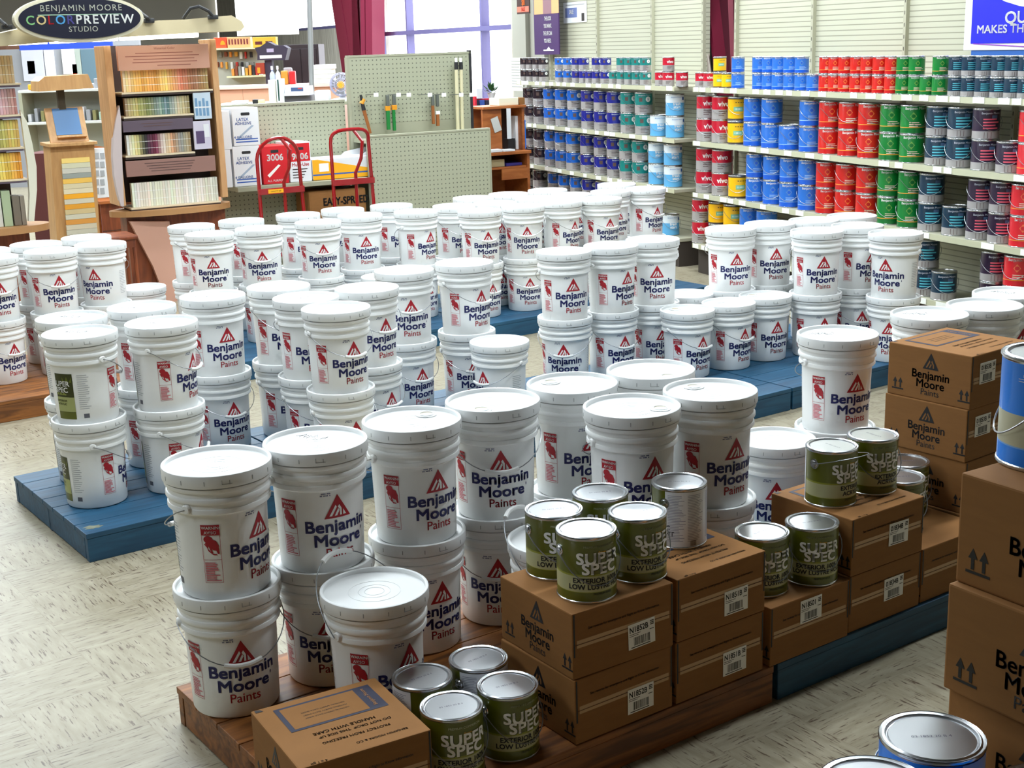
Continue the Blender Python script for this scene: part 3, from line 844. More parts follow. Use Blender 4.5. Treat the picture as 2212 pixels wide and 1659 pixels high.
def blue_body():
    bl = mat('label_strong_blue', (18, 132, 246), .28, coat=.3); bg_ = mat('label_beige_grey', (190, 186, 158), .35)
    b = can_body([(0, .17, bl), (.17, .185, mat('label_pale_blue', (120, 170, 230), .35)), (.185, .50, bg_), (.50, 1, bl)])
    q = GR - .0015
    b.wtext('REGAL', .046, q, 40, .100, PWHITE, .02); b.wtext('PASTEL', .013, q, 8, .022, mat('print_deep_blue', (12, 40, 120), .5), .02); b.wtext('BASE', .013, q, 4, .009, mat('print_deep_blue', (12, 40, 120), .5), .02)
    for z in (.152, .148): b.patch(q, -24, 10, z, z + .001, PWHITE)
    b.wtext('PREMIUM', .007, q, -8, .1555, PWHITE, .0)
    b.patch(q, 70, 250, .0075, GH - .0105, mat('label_white_panel', (226, 228, 232), .4))
    return b


GM = {'o0': olive_body(0).mesh('can_body'), 'o1': olive_body(1).mesh('can_body'), 'bl': blue_body().mesh('can_body'), 'lid': can_lid().mesh('can_lid')}
for k, rs in (('f', False), ('r', True)):
    w, e = can_handle(rs); GM['h' + k] = w.mesh('can_handle'); GM['e'] = e.mesh('can_ear')


def gallon(kind, x, y, z, theta, label, hand='f', lidrot=0.0, group='olive gallon cans', hrot=0.0):
    phi = -math.atan2(x, y) + R(theta)
    t = thing('paint_can', label, 'paint can', (x, y, z + .0004), phi, group)
    put('can_body', GM[kind], t); put('can_lid', GM['lid'], t, rz=R(lidrot) - phi)
    h = put('handle', GM['h' + hand], t, rz=R(hrot)); put('ear', GM['e'], h); put('ear', GM['e'], h, rz=PI)
    return t


for k, x, y, z, th, lb, hd, lr in (
    ('o0', -.181, 3.149, Z1, 26, 'olive can nearest the single carton, front of the four on the brown pallet', 'f', 20),
    ('o0', -.036, 3.255, Z1, 38, 'olive can on brown pallet closest to the carton labelled N1852B', 'f', 25),
    ('o0', -.266, 3.318, Z1, 100, 'can behind the front olive can, red triangle mirrored in its lid', 'f', 35),
    ('o0', -.116, 3.419, Z1, -132, 'rear can of the four on brown pallet, pale label side showing', 'f', 40),
    ('o0', .106, 3.566, Z3, 27, 'left olive can at the corner of the upper N1852B carton', 'f', 10),
    ('o0', .187, 3.403, Z3, 28, 'olive low lustre can standing foremost on the upper N1852B carton', 'f', 12),
    ('o0', .337, 3.525, Z3, 43, 'right olive can on the upper N1852B carton, handle swung left', 'f', 15),
    ('o0', .246, 3.699, Z3, 20, 'rear olive can with grey lid among those on the N1852B carton', 'f', 10),
    ('o0', .485, 3.774, Z3, -122, 'gallon can turned with its white printed back to the viewer', 'f', -5),
    ('o0', .745, 3.838, Z2, 34, 'olive can half hidden by the N1851B carton, white shining lid', 'f', 40),
    ('o0', .914, 3.910, Z2, 22, 'olive can with dark steel lid on the N18501 carton', 'f', 20),
    ('o1', 1.011, 4.086, Z3, 50, 'acrylic olive can with its wire handle stuck out', 'r', -60),
    ('o1', 1.170, 4.192, Z3, 36, 'acrylic olive can with pale blue lid next to raised handle', 'f', -60),
    ('o0', 1.370, 4.487, Z2, 40, 'rear olive can in shadow behind the two acrylic cans', 'f', 0),
    ('o0', 1.303, 4.318, Z2, 40, 'front olive can in shadow behind the two acrylic cans', 'f', 0)):
    gallon(k, x, y, z, th, lb, hd, lr)
ZB = Z1 + 3 * CH; ZT = Z1 + 6 * CH
gallon('bl', .647, 1.916, ZB, -35, 'blue gallon can with round steel lid at bottom right', 'f', 0, 'blue gallon cans near the camera')
gallon('bl', .519, 1.782, ZB, -20, 'blue can cut off by the bottom picture edge', 'f', 0, 'blue gallon cans near the camera')
gallon('bl', .771, 1.745, ZB, -30, 'blue can in the bottom right corner against the cartons', 'f', 0, 'blue gallon cans near the camera')
gallon('bl', .885, 2.125, ZT, -15, 'blue and beige gallon can on the top carton at right edge', 'f', 0, 'blue gallon cans near the camera', -60)


# ================================================================== PAINT SHELVES ALONG THE RIGHT WALL
SLAT = pattern_mat('slat_panel', (190, 189, 168), (146, 145, 126), 'slat', .0375, .10)
SHELFC = mat('shelf_beige', (176, 174, 152), .45)
STRIP = mat('price_strip', (188, 188, 160), .4)
TAGW = mat('price_tag_white', (244, 246, 240), .5)
KICK = mat('kick_plate_brown', (60, 52, 46), .7)
SHZ = (1.546, 1.108, .680, .250)


def gondola(label, s0, s1, pa, pb):
    t = thing('shelf_unit', label, 'shelves', (*SHELF.p, 0), SHELF.yaw, 'paint can shelf units')
    b = MB(); b.box((pa, .425, 0), (pb, .465, 3.2), SLAT); put('back_panel', b, t)
    n = max(2, round((s1 - s0) / 1.22)); w = (s1 - s0) / n
    for i in range(n + 1):
        x = min(max(s0 + i * w, pa + .014), pb - .014)
        b = MB(); b.box((x - .014, .395, 0), (x + .014, .425, 3.2), SHELFC)
        for k in range(36): b.box((x - .003, .3944, .3 + k * .08), (x + .003, .396, .325 + k * .08), KICK)
        put('upright', b, t)
    rnd = random.Random(int(s1 * 10))
    for z in SHZ:
        b = MB(); b.box((s0, 0, z - .030), (s1, .395, z), SHELFC, None, .004)
        o = put('shelf' if z > .3 else 'bottom_deck', b, t)
        c = MB(); c.box((s0, -.006, z - .034), (s1, 0, z + .004), STRIP)
        x = s0 + .02
        while x < s1 - .1:
            k = rnd.uniform(.07, .11)
            if rnd.random() < .85: c.box((x, -.010, z - .030), (x + k, -.006, z + .006), TAGW)
            x += k + rnd.uniform(.005, .12 if z > 1.3 else .3)
        put('price_strip', c, o)
    b = MB(); b.box((s0 + .01, .05, 0), (s1 - .01, .42, SHZ[3] - .031), KICK); put('base', b, t)
    return t


gondola('shelf unit of dark, blue and green cans next to the window', -3.74, -.33, -3.80, -.535)
gondola('long shelf unit of red, blue and green cans behind the pails at right', -.02, 4.3, -.035, 4.36)

CC = dict(dark=(34, 22, 34), cobalt=(16, 96, 196), navy=(24, 34, 140), teal=(14, 128, 124), aqua=(96, 172, 222), crimson=(200, 14, 50), yellow=(250, 190, 10), blue=(44, 116, 214), red=(214, 34, 28), green=(12, 128, 52), sea=(16, 52, 76), plum=(46, 30, 56), white=(236, 238, 240), coral=(226, 40, 52))
SILV = mat('label_silver_grey', (176, 172, 172), .3, metal=.25)
SHEL = {}


def shelf_can(kind, big):
    key = (kind, big)
    if key in SHEL: return SHEL[key]
    r, h = (GR, GH) if big else (.054, .124)
    col = mat('label_' + kind, CC[kind], .3, coat=.25); q = r - .0015; k = r / GR; f = h / GH
    T = lambda s, size, z, a, mt, bold=.0: b.wtext(s, size * k, q, a, z * f, mt, bold)
    if kind in ('dark', 'cobalt', 'navy', 'teal'):
        b = can_body([(0, .42, SILV), (.42, 1, col)], 24, r, h)
        disc = [(.024 * k * math.cos(2 * PI * i / 14), .024 * k * math.sin(2 * PI * i / 14)) for i in range(14)]
        b.wrap([(0, 0)] + disc, [(0, 1 + i, 1 + (i + 1) % 14) for i in range(14)], q + .0004, 26, .128 * f, PWHITE)
        b.wtext('b', .03 * k, q + .0009, 26, .119 * f, mat('print_steel_blue', (110, 120, 150), .5), .02)
        T('Benjamin Moore', .018, .158, 4, mat('print_light', (205, 210, 225), .5))
        b.patch(q, -34, -12, .108 * f, .142 * f, mat('label_umber', (92, 70, 66), .5))
        for i in range(5): b.patch(q, -30, -30 + (50, 38, 56, 30, 44)[i], (.070 - i * .012) * f, (.074 - i * .012) * f, mat('print_brown_grey', (104, 84, 84), .5))
    elif kind == 'aqua':
        b = can_body([(0, .62, col), (.62, 1, mat('label_ice', (222, 232, 240), .35))], 24, r, h)
        T('fresh', .034, .092, 5, PWHITE, .03); T('start', .034, .066, 5, PWHITE, .03); T('Benjamin Moore', .014, .155, 0, mat('print_sky', (70, 130, 190), .5))
        b.patch(q, 40, 58, .135 * f, .160 * f, mat('label_deep_sky', (40, 90, 160), .4))
    elif kind == 'crimson':
        b = can_body([(0, .44, SILV), (.44, 1, col)], 24, r, h)
        b.wtext('vivo', .055 * k, q, 2, .108 * f, PWHITE, .04)
        for i in range(3): b.patch(q, -28, 20 - i * 8, (.064 - i * .016) * f, (.070 - i * .016) * f, mat('print_brown_grey', (104, 84, 84), .5))
    elif kind == 'yellow':
        b = can_body([(0, .07, KICK), (.07, .95, col), (.95, 1, KICK)], 24, r, h)
        b.patch(q, -30, 24, .075 * f, .110 * f, mat('label_mint', (130, 190, 150), .4)); b.patch(q, -22, 18, .086 * f, .100 * f, PWHITE)
        for i in range(4): b.patch(q, -20 + i * 14, -12 + i * 14, .140 * f, .146 * f, KICK)
    elif kind in ('blue', 'red', 'green', 'coral'):
        line = mat('print_amber', (236, 160, 60), .5) if kind != 'blue' else mat('print_pale_blue', (150, 190, 235), .5)
        lo = mat('label_low_' + kind, {'blue': (24, 92, 206), 'red': (196, 22, 24), 'green': (8, 108, 44), 'coral': (214, 30, 44)}[kind], .3, coat=.25)
        b = can_body([(0, .20, lo), (.20, .225, line), (.225, 1, col)], 24, r, h)
        T('Benjamin Moore', .023, .158, 6, PWHITE, .015)
        dm = mat('label_diamond_' + kind, {'blue': (96, 140, 190), 'red': (236, 120, 50), 'green': (110, 160, 70), 'coral': (240, 120, 80)}[kind], .4)
        b.wrap([(x * k, y * k) for x, y in ((-.022, 0), (0, -.026), (.022, 0), (0, .026))], [(0, 1, 2, 3)], q + .0003, -8, .116 * f, dm)
        b.wrap([(x * k, y * k) for x, y in ((-.012, 0), (0, -.014), (.012, 0), (0, .014))], [(0, 1, 2, 3)], q + .0006, -8, .116 * f, lo)
        for i, w in enumerate((46, 56, 40)): b.patch(q, -26, -26 + w, (.072 - i * .012) * f, (.077 - i * .012) * f, line if kind == 'blue' else mat('print_cream', (240, 214, 190), .5))
    else:
        tx = mat('print_cyan', (90, 190, 210), .5) if kind == 'sea' else mat('print_rose', (232, 96, 116), .5)
        b = can_body([(0, .26, SILV), (.26, 1, col)], 24, r, h)
        for i, w in enumerate((60, 72, 54, 66)): b.patch(q, -30, -30 + w, (.118 - i * .018) * f, (.126 - i * .018) * f, tx)
        T('Benjamin Moore', .018, .152, 4, mat('print_light', (205, 210, 225), .5)); b.patch(q, 6, 32, .125 * f, .146 * f, mat('label_slate', (74, 96, 130), .5))
        for i in range(3): b.patch(q, -24 + i * 14, -22 + i * 14, .010 * f, .045 * f, mat('print_brown_grey', (104, 84, 84), .5))
    SHEL[key] = (b.mesh('can_body'), can_lid(24, r, h, False).mesh('can_lid'))
    return SHEL[key]


SHEL_H = can_handle(False)[0].mesh('can_handle')
NAMES = dict(dark='dark brown', cobalt='cobalt blue', navy='navy blue', teal='teal green', aqua='pale aqua', crimson='crimson and silver', yellow='yellow', blue='bright blue', red='orange-red', green='green', sea='dark sea-blue', plum='dark plum', white='small white', coral='coral red')
SHN = ['top shelf', 'upper middle shelf', 'lower middle shelf', 'bottom deck']


def stock(x0, k, v, level, row, big, unit):
    """row: (zoomed x of the can centre, kind, how many high)"""
    h = GH if big else .124; d = .105 if big else .075
    pl = SHELF.off(d); count = {}; last = None
    for zx, kind, n in row:
        u = x0 + zx * k
        s, _ = pl.at(u, v + (u - x0) * .1)
        gap = 2 * (GR if big else .054) + (.012 if big else .004)
        if last is not None and s - last < gap: s = last + gap
        last = s
        count[kind] = count.get(kind, 0) + 1
        for j in range(n):
            p = pl.w(s + random.uniform(-.003, .003) * (j > 0), 0, SHZ[level] + .0005 + j * (h + .0006))
            body, lid = shelf_can(kind, big)
            tier = '' if n == 1 else ('lower ' if j == 0 else 'upper ')
            lb = f"{tier}{NAMES[kind]} {'gallon' if big else 'quart'} can, {ORD[count[kind]]} of its colour on {SHN[level]}, {unit}"
            t = thing('paint_can', lb, 'paint can', p, -math.atan2(p.x, p.y) + R(random.uniform(2, 18)), ('gallon' if big else 'quart') + ' cans on the wall shelves')
            put('can_body', body, t); put('can_lid', lid, t)
            if big: put('handle', SHEL_H, t, rz=R(random.uniform(-25, 25)))


W2 = lambda kind, *xs: [(x, kind, 2) for x in xs]
W1 = lambda kind, *xs: [(x, kind, 1) for x in xs]
K4, K3 = 732 / 2212, 560 / 2212
stock(1480, K4, 160, 0, W1('crimson', 107, 160) + W2('yellow', 225) + W1('yellow', 280) + W2('blue', 345, 482, 545, 610, 685, 760) + W1('blue', 838) + W2('red', 918, 975, 1045, 1120, 1190, 1268, 1348) + W2('green', 1422, 1505) + W1('green', 1572) + W2('green', 1660) + W2('sea', 1765, 1850, 1940, 2040, 2130, 2210, 2290), False, 'right unit')
stock(1480, K4, 270, 1, W2('crimson', 138, 238) + W2('yellow', 343) + W2('blue', 448, 565) + W1('blue', 682) + W2('blue', 815) + W2('red', 943, 1072, 1203) + W2('green', 1345, 1480) + W2('sea', 1650, 1790) + W2('plum', 1955) + W1('plum', 2120) + W2('coral', 2250), True, 'right unit')
stock(1480, K4, 390, 2, W2('crimson', 133, 238) + W1('yellow', 348) + W2('blue', 463, 575, 685, 808) + W2('red', 925, 1053, 1190) + W2('green', 1332, 1468) + W2('sea', 1605) + W1('sea', 1765) + W2('plum', 1925, 2070) + W2('coral', 2215), True, 'right unit')
stock(1480, K4, 480, 3, W2('crimson', 107) + W2('yellow', 215, 312) + W2('blue', 420, 530) + W2('sea', 1580) + W1('sea', 1700) + W2('plum', 2020) + W2('coral', 2175), True, 'right unit')
stock(1020, K3, 130, 0, W2('dark', 450, 500, 555, 610) + W2('cobalt', 750, 820) + W2('navy', 895, 955) + W1('navy', 1010) + W2('navy', 1065, 1140) + W1('teal', 1215) + W2('teal', 1280, 1345, 1410, 1480) + W1('crimson', 1610) + W2('crimson', 1675) + W1('crimson', 1790), False, 'left unit')
stock(1020, K3, 220, 1, W2('dark', 500, 585) + W2('cobalt', 675, 775, 880) + W2('navy', 1000, 1110, 1222) + W2('teal', 1340, 1465) + W1('aqua', 1595) + W2('aqua', 1730), True, 'left unit')
stock(1020, K3, 320, 2, W2('dark', 505, 590) + W2('cobalt', 685, 775, 870) + W2('navy', 992, 1110, 1222) + W2('teal', 1330, 1440) + W2('aqua', 1580, 1715), True, 'left unit')
stock(1020, K3, 410, 3, W2('dark', 490, 585) + W2('cobalt', 715, 805, 905) + W2('navy', 1010, 1120) + W1('aqua', 1690), True, 'left unit')


# ------------------------------------------------------------------ helper: things measured on an upright plane
class Rig:
    def __init__(s, plane, u, v, name, label, cat, group=None, z=None):
        s.pl = plane; s.sc, z0 = plane.at(u, v); s.z0 = z0 if z is None else z
        s.root = thing(name, label, cat, plane.w(s.sc, 0, s.z0), plane.yaw, group)
    def P(s, u, v, d=0.0):
        a, z = s.pl.off(d).at(u, v) if d else s.pl.at(u, v)
        return a - s.sc, z - s.z0
    def box(s, b, u0, v0, u1, v1, d0, d1, mt, bev=0.0):
        x0, _ = s.P(u0, (v0 + v1) / 2, d0); x1, _ = s.P(u1, (v0 + v1) / 2, d0)
        _, z0 = s.P((u0 + u1) / 2, v1, d0); _, z1 = s.P((u0 + u1) / 2, v0, d0)
        b.box((x0, d0, z0), (x1, d1, z1), mt, None, bev); return x0, x1, z0, z1
    def prism(s, b, pts, d0, d1, mt):
        q = [s.P(u, v, d0) for u, v in pts]
        b.prism(q, (0, d0, 0), (1, 0, 0), (0, 0, 1), (0, d1 - d0, 0), mt)
    def part(s, name, b, parent=None): return put(name, b, parent or s.root)
    def text(s, b, w, u, v, hpx, d, mt, bold=0.0, sx=1.0):
        x, z = s.P(u, v, d); _, z2 = s.P(u, v - hpx, d); b.ftext(w, (z2 - z) / .70, (x, d, z), (1, 0, 0), (0, 0, 1), mt, bold, sx)


def item(name, label, cat, plane, u0, v0, u1, v1, depth, mt, group=None, z=None, d0=0.0, bev=.004, extra=None):
    """a simple box-like article with rounded edges standing at its own depth; extra(b, w, h) adds its print."""
    pl = plane.off(d0) if d0 else plane
    um, vm = (u0 + u1) / 2, (v0 + v1) / 2
    s0, _ = pl.at(u0, vm); s1, _ = pl.at(u1, vm); _, za = pl.at(um, v1); _, zb = pl.at(um, v0)
    h = zb - za; zz = za if z is None else z
    b = MB(); w = s1 - s0; b.box((-w / 2, 0, 0), (w / 2, depth, h), mt, None, min(bev, w / 5, h / 5))
    if extra: extra(b, w, h)
    o = put(name, b, None, pl.w((s0 + s1) / 2, 0, zz), pl.yaw)
    return tag(o, label, cat, group)


TG = (.866, .5)
PEG = pattern_mat('peg_board', (164, 166, 143), (92, 94, 82), 'peg', .0395, .145)
PLAINB = mat('gondola_sage_grey', (160, 160, 138), .5)
PG = Plane((-1.178, 11.9), TG)

# ------------------------------------------------------------------ peg board displays in the middle
g = Rig(PG, 798, 300, 'pegboard_stand', 'low sage pegboard end panel behind the far white pails', 'pegboard', None, 0)
b = MB(); b.box((0, 0, .0), (1.197, .035, 1.185), PEG); g.part('board', b)
b = MB(); b.box((-.012, -.004, 1.185), (1.209, .045, 1.203), PLAINB, None, .003); b.box((1.197, -.004, 0), (1.212, .045, 1.185), PLAINB); b.box((-.014, -.004, 0), (0, .045, 1.185), PLAINB); g.part('edge_trim', b)
b = MB(); b.box((.0, .036, 1.13), (1.19, .34, 1.16), PLAINB); g.part('ledge', b)

g = Rig(PG.off(.36), 757, 300, 'pegboard_display', 'tall sage pegboard with hanging hand tools and two poles', 'pegboard', None, 0)
b = MB(); g.box(b, 757, 120, 1015, 262, 0, .03, PEG); x0, x1, z0, z1 = g.box(MB(), 757, 120, 1015, 262, 0, .03, PEG)
g.part('board', b)
b = MB(); b.box((x0, .002, 0), (x1, .03, z0), PLAINB); g.part('lower_panel', b)
b = MB(); b.box((x0 - .02, -.005, z1), (x1 + .02, .035, z1 + .018), PLAINB); b.box((x1, -.005, 0), (x1 + .025, .04, z1 + .03), mat('upright_black', (40, 40, 44), .5)); b.box((x0 - .025, -.005, 0), (x0, .04, z1), PLAINB); g.part('frame', b)
hk = mat('hook_steel', (150, 152, 156), .35, metal=.9)
HOOKZ = g.P(850, 200, -.0)[1]
for u in (790, 838, 860, 905, 935, 972, 994):
    x, z = g.P(u, 205); b = MB(); b.tube([(x, 0, z), (x, -.20, z + .01), (x, -.215, z + .03)], .004, hk, 6); b.box((x - .022, -.222, z - .012), (x + .022, -.218, z + .022), TAGW); g.part('hook', b)
PEGP = PG.off(.30)


def tool(name, label, cat, parts):
    """a tool hanging in front of the peg board; parts (u0, v0, u1, v1, material, part name)."""
    r = Rig(PEGP, (parts[0][0] + parts[0][2]) / 2, parts[-1][3], name, label, cat, 'tools on the pegboard')
    for u0, v0, u1, v1, mt, nm in parts:
        x0, z1 = r.P(u0, v0); x1, z0 = r.P(u1, v1); b = MB(); b.box((x0, -.012, z0), (x1, .012, z1), mt, None, .005); r.part(nm, b)
    return r


AM = mat('handle_amber', (226, 150, 30), .4); GRN = mat('handle_green', (20, 120, 50), .4); TOOLG = mat('tool_grey', (120, 126, 120), .4, metal=.6); BRN = mat('handle_brown', (150, 88, 40), .5); BLK = mat('tool_black', (34, 34, 36), .5)
r = Rig(PEGP, 789, 288, 'hedge_shears', 'long shears with black and amber handle hanging leftmost on pegboard', 'garden shears', 'tools on the pegboard')
b = MB(); a0 = r.P(779, 205); a1 = r.P(786, 238); b.tube([(a0[0], 0, a0[1]), (a1[0], 0, a1[1])], [.012, .02], BLK, 8); r.part('blade', b)
b = MB(); a2 = r.P(800, 288); b.tube([(a1[0], 0, a1[1]), (a2[0], 0, a2[1])], [.018, .014], BRN, 8); r.part('handle', b)
b = MB(); a3 = r.P(783, 219); b.tube([(a3[0] - .012, 0, a3[1] - .02), (a3[0] + .012, 0, a3[1] + .02)], .021, AM, 8); r.part('collar', b)
tool('garden_pruner', 'left green and amber pruner on pegboard', 'pruner', [(833, 205, 841, 229, TOOLG, 'blade'), (832, 229, 843, 239, AM, 'collar'), (834, 239, 843, 280, GRN, 'handle')])
tool('garden_pruner', 'right green and amber pruner on pegboard', 'pruner', [(847, 205, 855, 227, TOOLG, 'blade'), (846, 227, 857, 237, AM, 'collar'), (847, 237, 855, 282, GRN, 'handle')])
tool('scraper', 'left brown-handled scraper on pegboard', 'scraper', [(931, 205, 938, 228, TOOLG, 'blade'), (932, 228, 939, 268, BRN, 'handle')])
tool('scraper', 'right brown-handled scraper with white tag on pegboard', 'scraper', [(941, 205, 948, 230, TOOLG, 'blade'), (941, 240, 950, 247, TAGW, 'price_tag'), (942, 247, 949, 272, BRN, 'handle')])
CREAM = mat('pole_cream', (214, 206, 170), .45)
for i, (u, lb) in enumerate(((989, 'left cream extension pole with black collar leaning on pegboard'), (999, 'right cream extension pole with black collar leaning on pegboard'))):
    r = Rig(PG.off(.285), u, 280, 'extension_pole', lb, 'pole', 'poles on the pegboard', 1.161)
    _, zt = r.P(u, 150); _, zc = r.P(u, 134); _, ze = r.P(u, 125); dx = r.P(u - 4, 125)[0]
    b = MB(); b.tube([(0, 0, 0), (dx, .0, zt)], .017, CREAM, 10); r.part('shaft', b)
    b = MB(); b.tube([(dx, 0, zt), (dx, 0, zc)], .019, BLK, 10); r.part('collar', b)
    b = MB(); b.tube([(dx, 0, zc), (dx, 0, ze)], .012, TAGW, 10); r.part('tip', b)

g = Rig(PG.off(.42), 560, 300, 'pegboard_counter', 'low pegboard counter with shelf of boxed goods behind the hand trucks', 'display counter', None, 0)
xa, _ = g.P(470, 300); xb, zt = g.P(757, 219); xb = -.035 - g.sc
b = MB(); b.box((xa, 0, 0), (xb, .03, zt), PEG); g.part('board', b)
b = MB(); b.box((xa, -.01, zt), (xb, .05, zt + .02), PLAINB); g.part('top_rail', b)
SZ = .845
b = MB(); b.box((xa, -.42, SZ - .04), (xb, 0, SZ), PLAINB, None, .006); g.part('shelf', b)
b = MB(); b.box((xa, -.40, .0), (xb, -.37, .10), PLAINB); b.box((xa, -.40, .10), (xb, 0, .13), PLAINB); g.part('lower_deck', b)
BX_ = PG.off(.06)
KW = mat('carton_white', (226, 228, 232), .55); KB = mat('print_box_blue', (52, 90, 170), .5); KR = mat('carton_red', (206, 22, 34), .5); KY = mat('carton_yellow', (242, 172, 22), .5)


def whitebox(b, w, h):
    X, Z = (1, 0, 0), (0, 0, 1); y = -.001
    b.poly([(-.035, -.012), (.035, -.012), (.040, 0), (.035, .012), (-.035, .012), (-.040, 0)], (0, y, h * .84), X, Z, BLK)
    b.ftext('LATEX', .035, (-w * .12, y, h * .66), X, Z, KB, .02); b.ftext('ADHESIVE', .032, (-w * .1, y, h * .56), X, Z, KB, .02)
    b.poly([(-w * .36, .0), (-w * .30, -.01), (w * .30, h * .30), (w * .22, h * .32)], (0, y, h * .22), X, Z, mat('print_pale_blue_grey', (160, 176, 196), .5))
    for k in range(2): b.poly([(-w * .42, 0), (w * .42, 0), (w * .42, .010), (-w * .42, .010)], (0, y, h * (.09 + k * .07)), X, Z, KB)
    b.ftext('4 GALLONS', .03, (-w * .14, y, h * .2), X, Z, KB, .02)


def redbox(b, w, h):
    X, Z = (1, 0, 0), (0, 0, 1); y = -.001
    b.poly([(-w * .46, h * .0), (w * .46, 0), (w * .46, h * .98), (-w * .46, h * .98)], (0, y, .003), X, Z, KR)
    b.poly([(-.035, -.012), (.035, -.012), (.035, .012), (-.035, .012)], (0, y * 2, h * .86), X, Z, BLK)
    b.ftext('3006', .075, (0, y * 2, h * .62), X, Z, PWHITE, .03)
    b.poly([(-w * .34, 0), (-w * .26, -.02), (w * .2, h * .24), (w * .12, h * .27)], (0, y * 2, h * .24), X, Z, TAGW)
    b.ftext('ALL PURPOSE', .026, (0, y * 2, h * .06), X, Z, PWHITE, .02)


def redwhite(b, w, h):
    X, Z = (1, 0, 0), (0, 0, 1); y = -.001
    b.poly([(-w * .46, h * .52), (w * .46, h * .52), (w * .46, h * .97), (-w * .46, h * .97)], (0, y, 0), X, Z, KR)
    b.poly([(-.035, -.012), (.035, -.012), (.035, .012), (-.035, .012)], (0, y * 2, h * .84), X, Z, BLK)
    b.ftext('9006', .075, (0, y * 2, h * .57), X, Z, PWHITE, .03)
    b.ftext('Multi-Use', .04, (0, y, h * .40), X, Z, KR, .02)
    for k in range(4): b.poly([(-w * .38, 0), (w * (.1 + .07 * k), 0), (w * (.1 + .07 * k), .008), (-w * .38, .008)], (0, y, h * (.10 + k * .07)), X, Z, INK)


zw = PG.off(.06)
def hgt(pl, u, v0, v1): return pl.at(u, v0)[1] - pl.at(u, v1)[1]
o = item('adhesive_carton', 'lower white blue-printed carton on the shelf beside the sample tower', 'box', BX_, 505, 318, 563, 405, .30, KW, 'white cartons by the sample tower', SZ + .001, extra=whitebox)
h0 = hgt(BX_, 534, 318, 405)
item('adhesive_carton', 'upper white blue-printed carton with hand slot beside the sample tower', 'box', BX_, 503, 236, 560, 318, .30, KW, 'white cartons by the sample tower', SZ + .003 + h0, extra=whitebox)
item('adhesive_carton', 'lower white carton against the sample tower, half covered by its neighbour', 'box', BX_, 482, 318, 500, 400, .28, KW, 'white cartons by the sample tower', SZ + .001)
item('adhesive_carton', 'upper white carton against the sample tower, half covered by its neighbour', 'box', BX_, 481, 232, 498, 316, .28, KW, 'white cartons by the sample tower', SZ + .003 + hgt(BX_, 492, 318, 400))
item('compound_carton', 'red carton printed 3006 behind the left hand truck', 'box', BX_, 567, 312, 622, 394, .30, KR, 'red compound cartons', SZ + .001, extra=redbox)
item('compound_carton', 'red and white carton printed 9006 between the two hand trucks', 'box', BX_, 625, 306, 672, 392, .30, KW, 'red compound cartons', SZ + .001, extra=redwhite)
r = Rig(BX_, 742, 385, 'open_carton', 'open yellow and white carton with raised flap behind the right hand truck', 'box', None, SZ + .001)
b = MB(); x0, x1, z0, z1 = r.box(b, 675, 340, 812, 383, 0, .28, KW, .004)
b.poly([(x0, .003), (x1, .003), (x1, (z1) * .35), (x0 + .05, z1 * .98), (x0, z1 * .98)], (0, -.0012, 0), (1, 0, 0), (0, 0, 1), KY); b.poly([(x0, 0), (x1, 0), (x1, .012), (x0, .012)], (0, -.002, z1 * .22), (1, 0, 0), (0, 0, 1), KB)
b.poly([(0, 0), (.09, 0), (.09, .07), (0, .07)], (x0 + .06, -.002, z1 * .4), (1, 0, 0), (0, 0, 1), TAGW); r.part('box_body', b)
b = MB(); b.prism([(.18, z1), (.42, z1), (.33, z1 + .09)], (0, .02, 0), (1, 0, 0), (0, 0, 1), (0, .004, 0), KW); r.part('flap', b)
b = MB(); b.prism([(.10, z1), (.42, z1), (.34, z1 + .06), (.14, z1 + .03)], (0, .26, 0), (1, 0, 0), (0, 0, 1), (0, .004, 0), KW); r.part('flap', b)
r = Rig(PG.off(.03), 735, 440, 'brown_carton', 'brown bulging carton with black lettering under the counter shelf', 'box', None, .131)
b = MB(); x0, x1, z0, z1 = r.box(b, 668, 410, 792, 470, 0, .32, CARD, .02); r.text(b, 'EASY-SPREED', 748, 440, 16, -.003, BLACK, .03, .8); r.text(b, 'SAND', 748, 462, 14, -.003, BLACK, .03, .9); r.part('box_body', b)

# ------------------------------------------------------------------ hand trucks
TR = mat('truck_red_enamel', (146, 4, 14), .25, coat=.4)


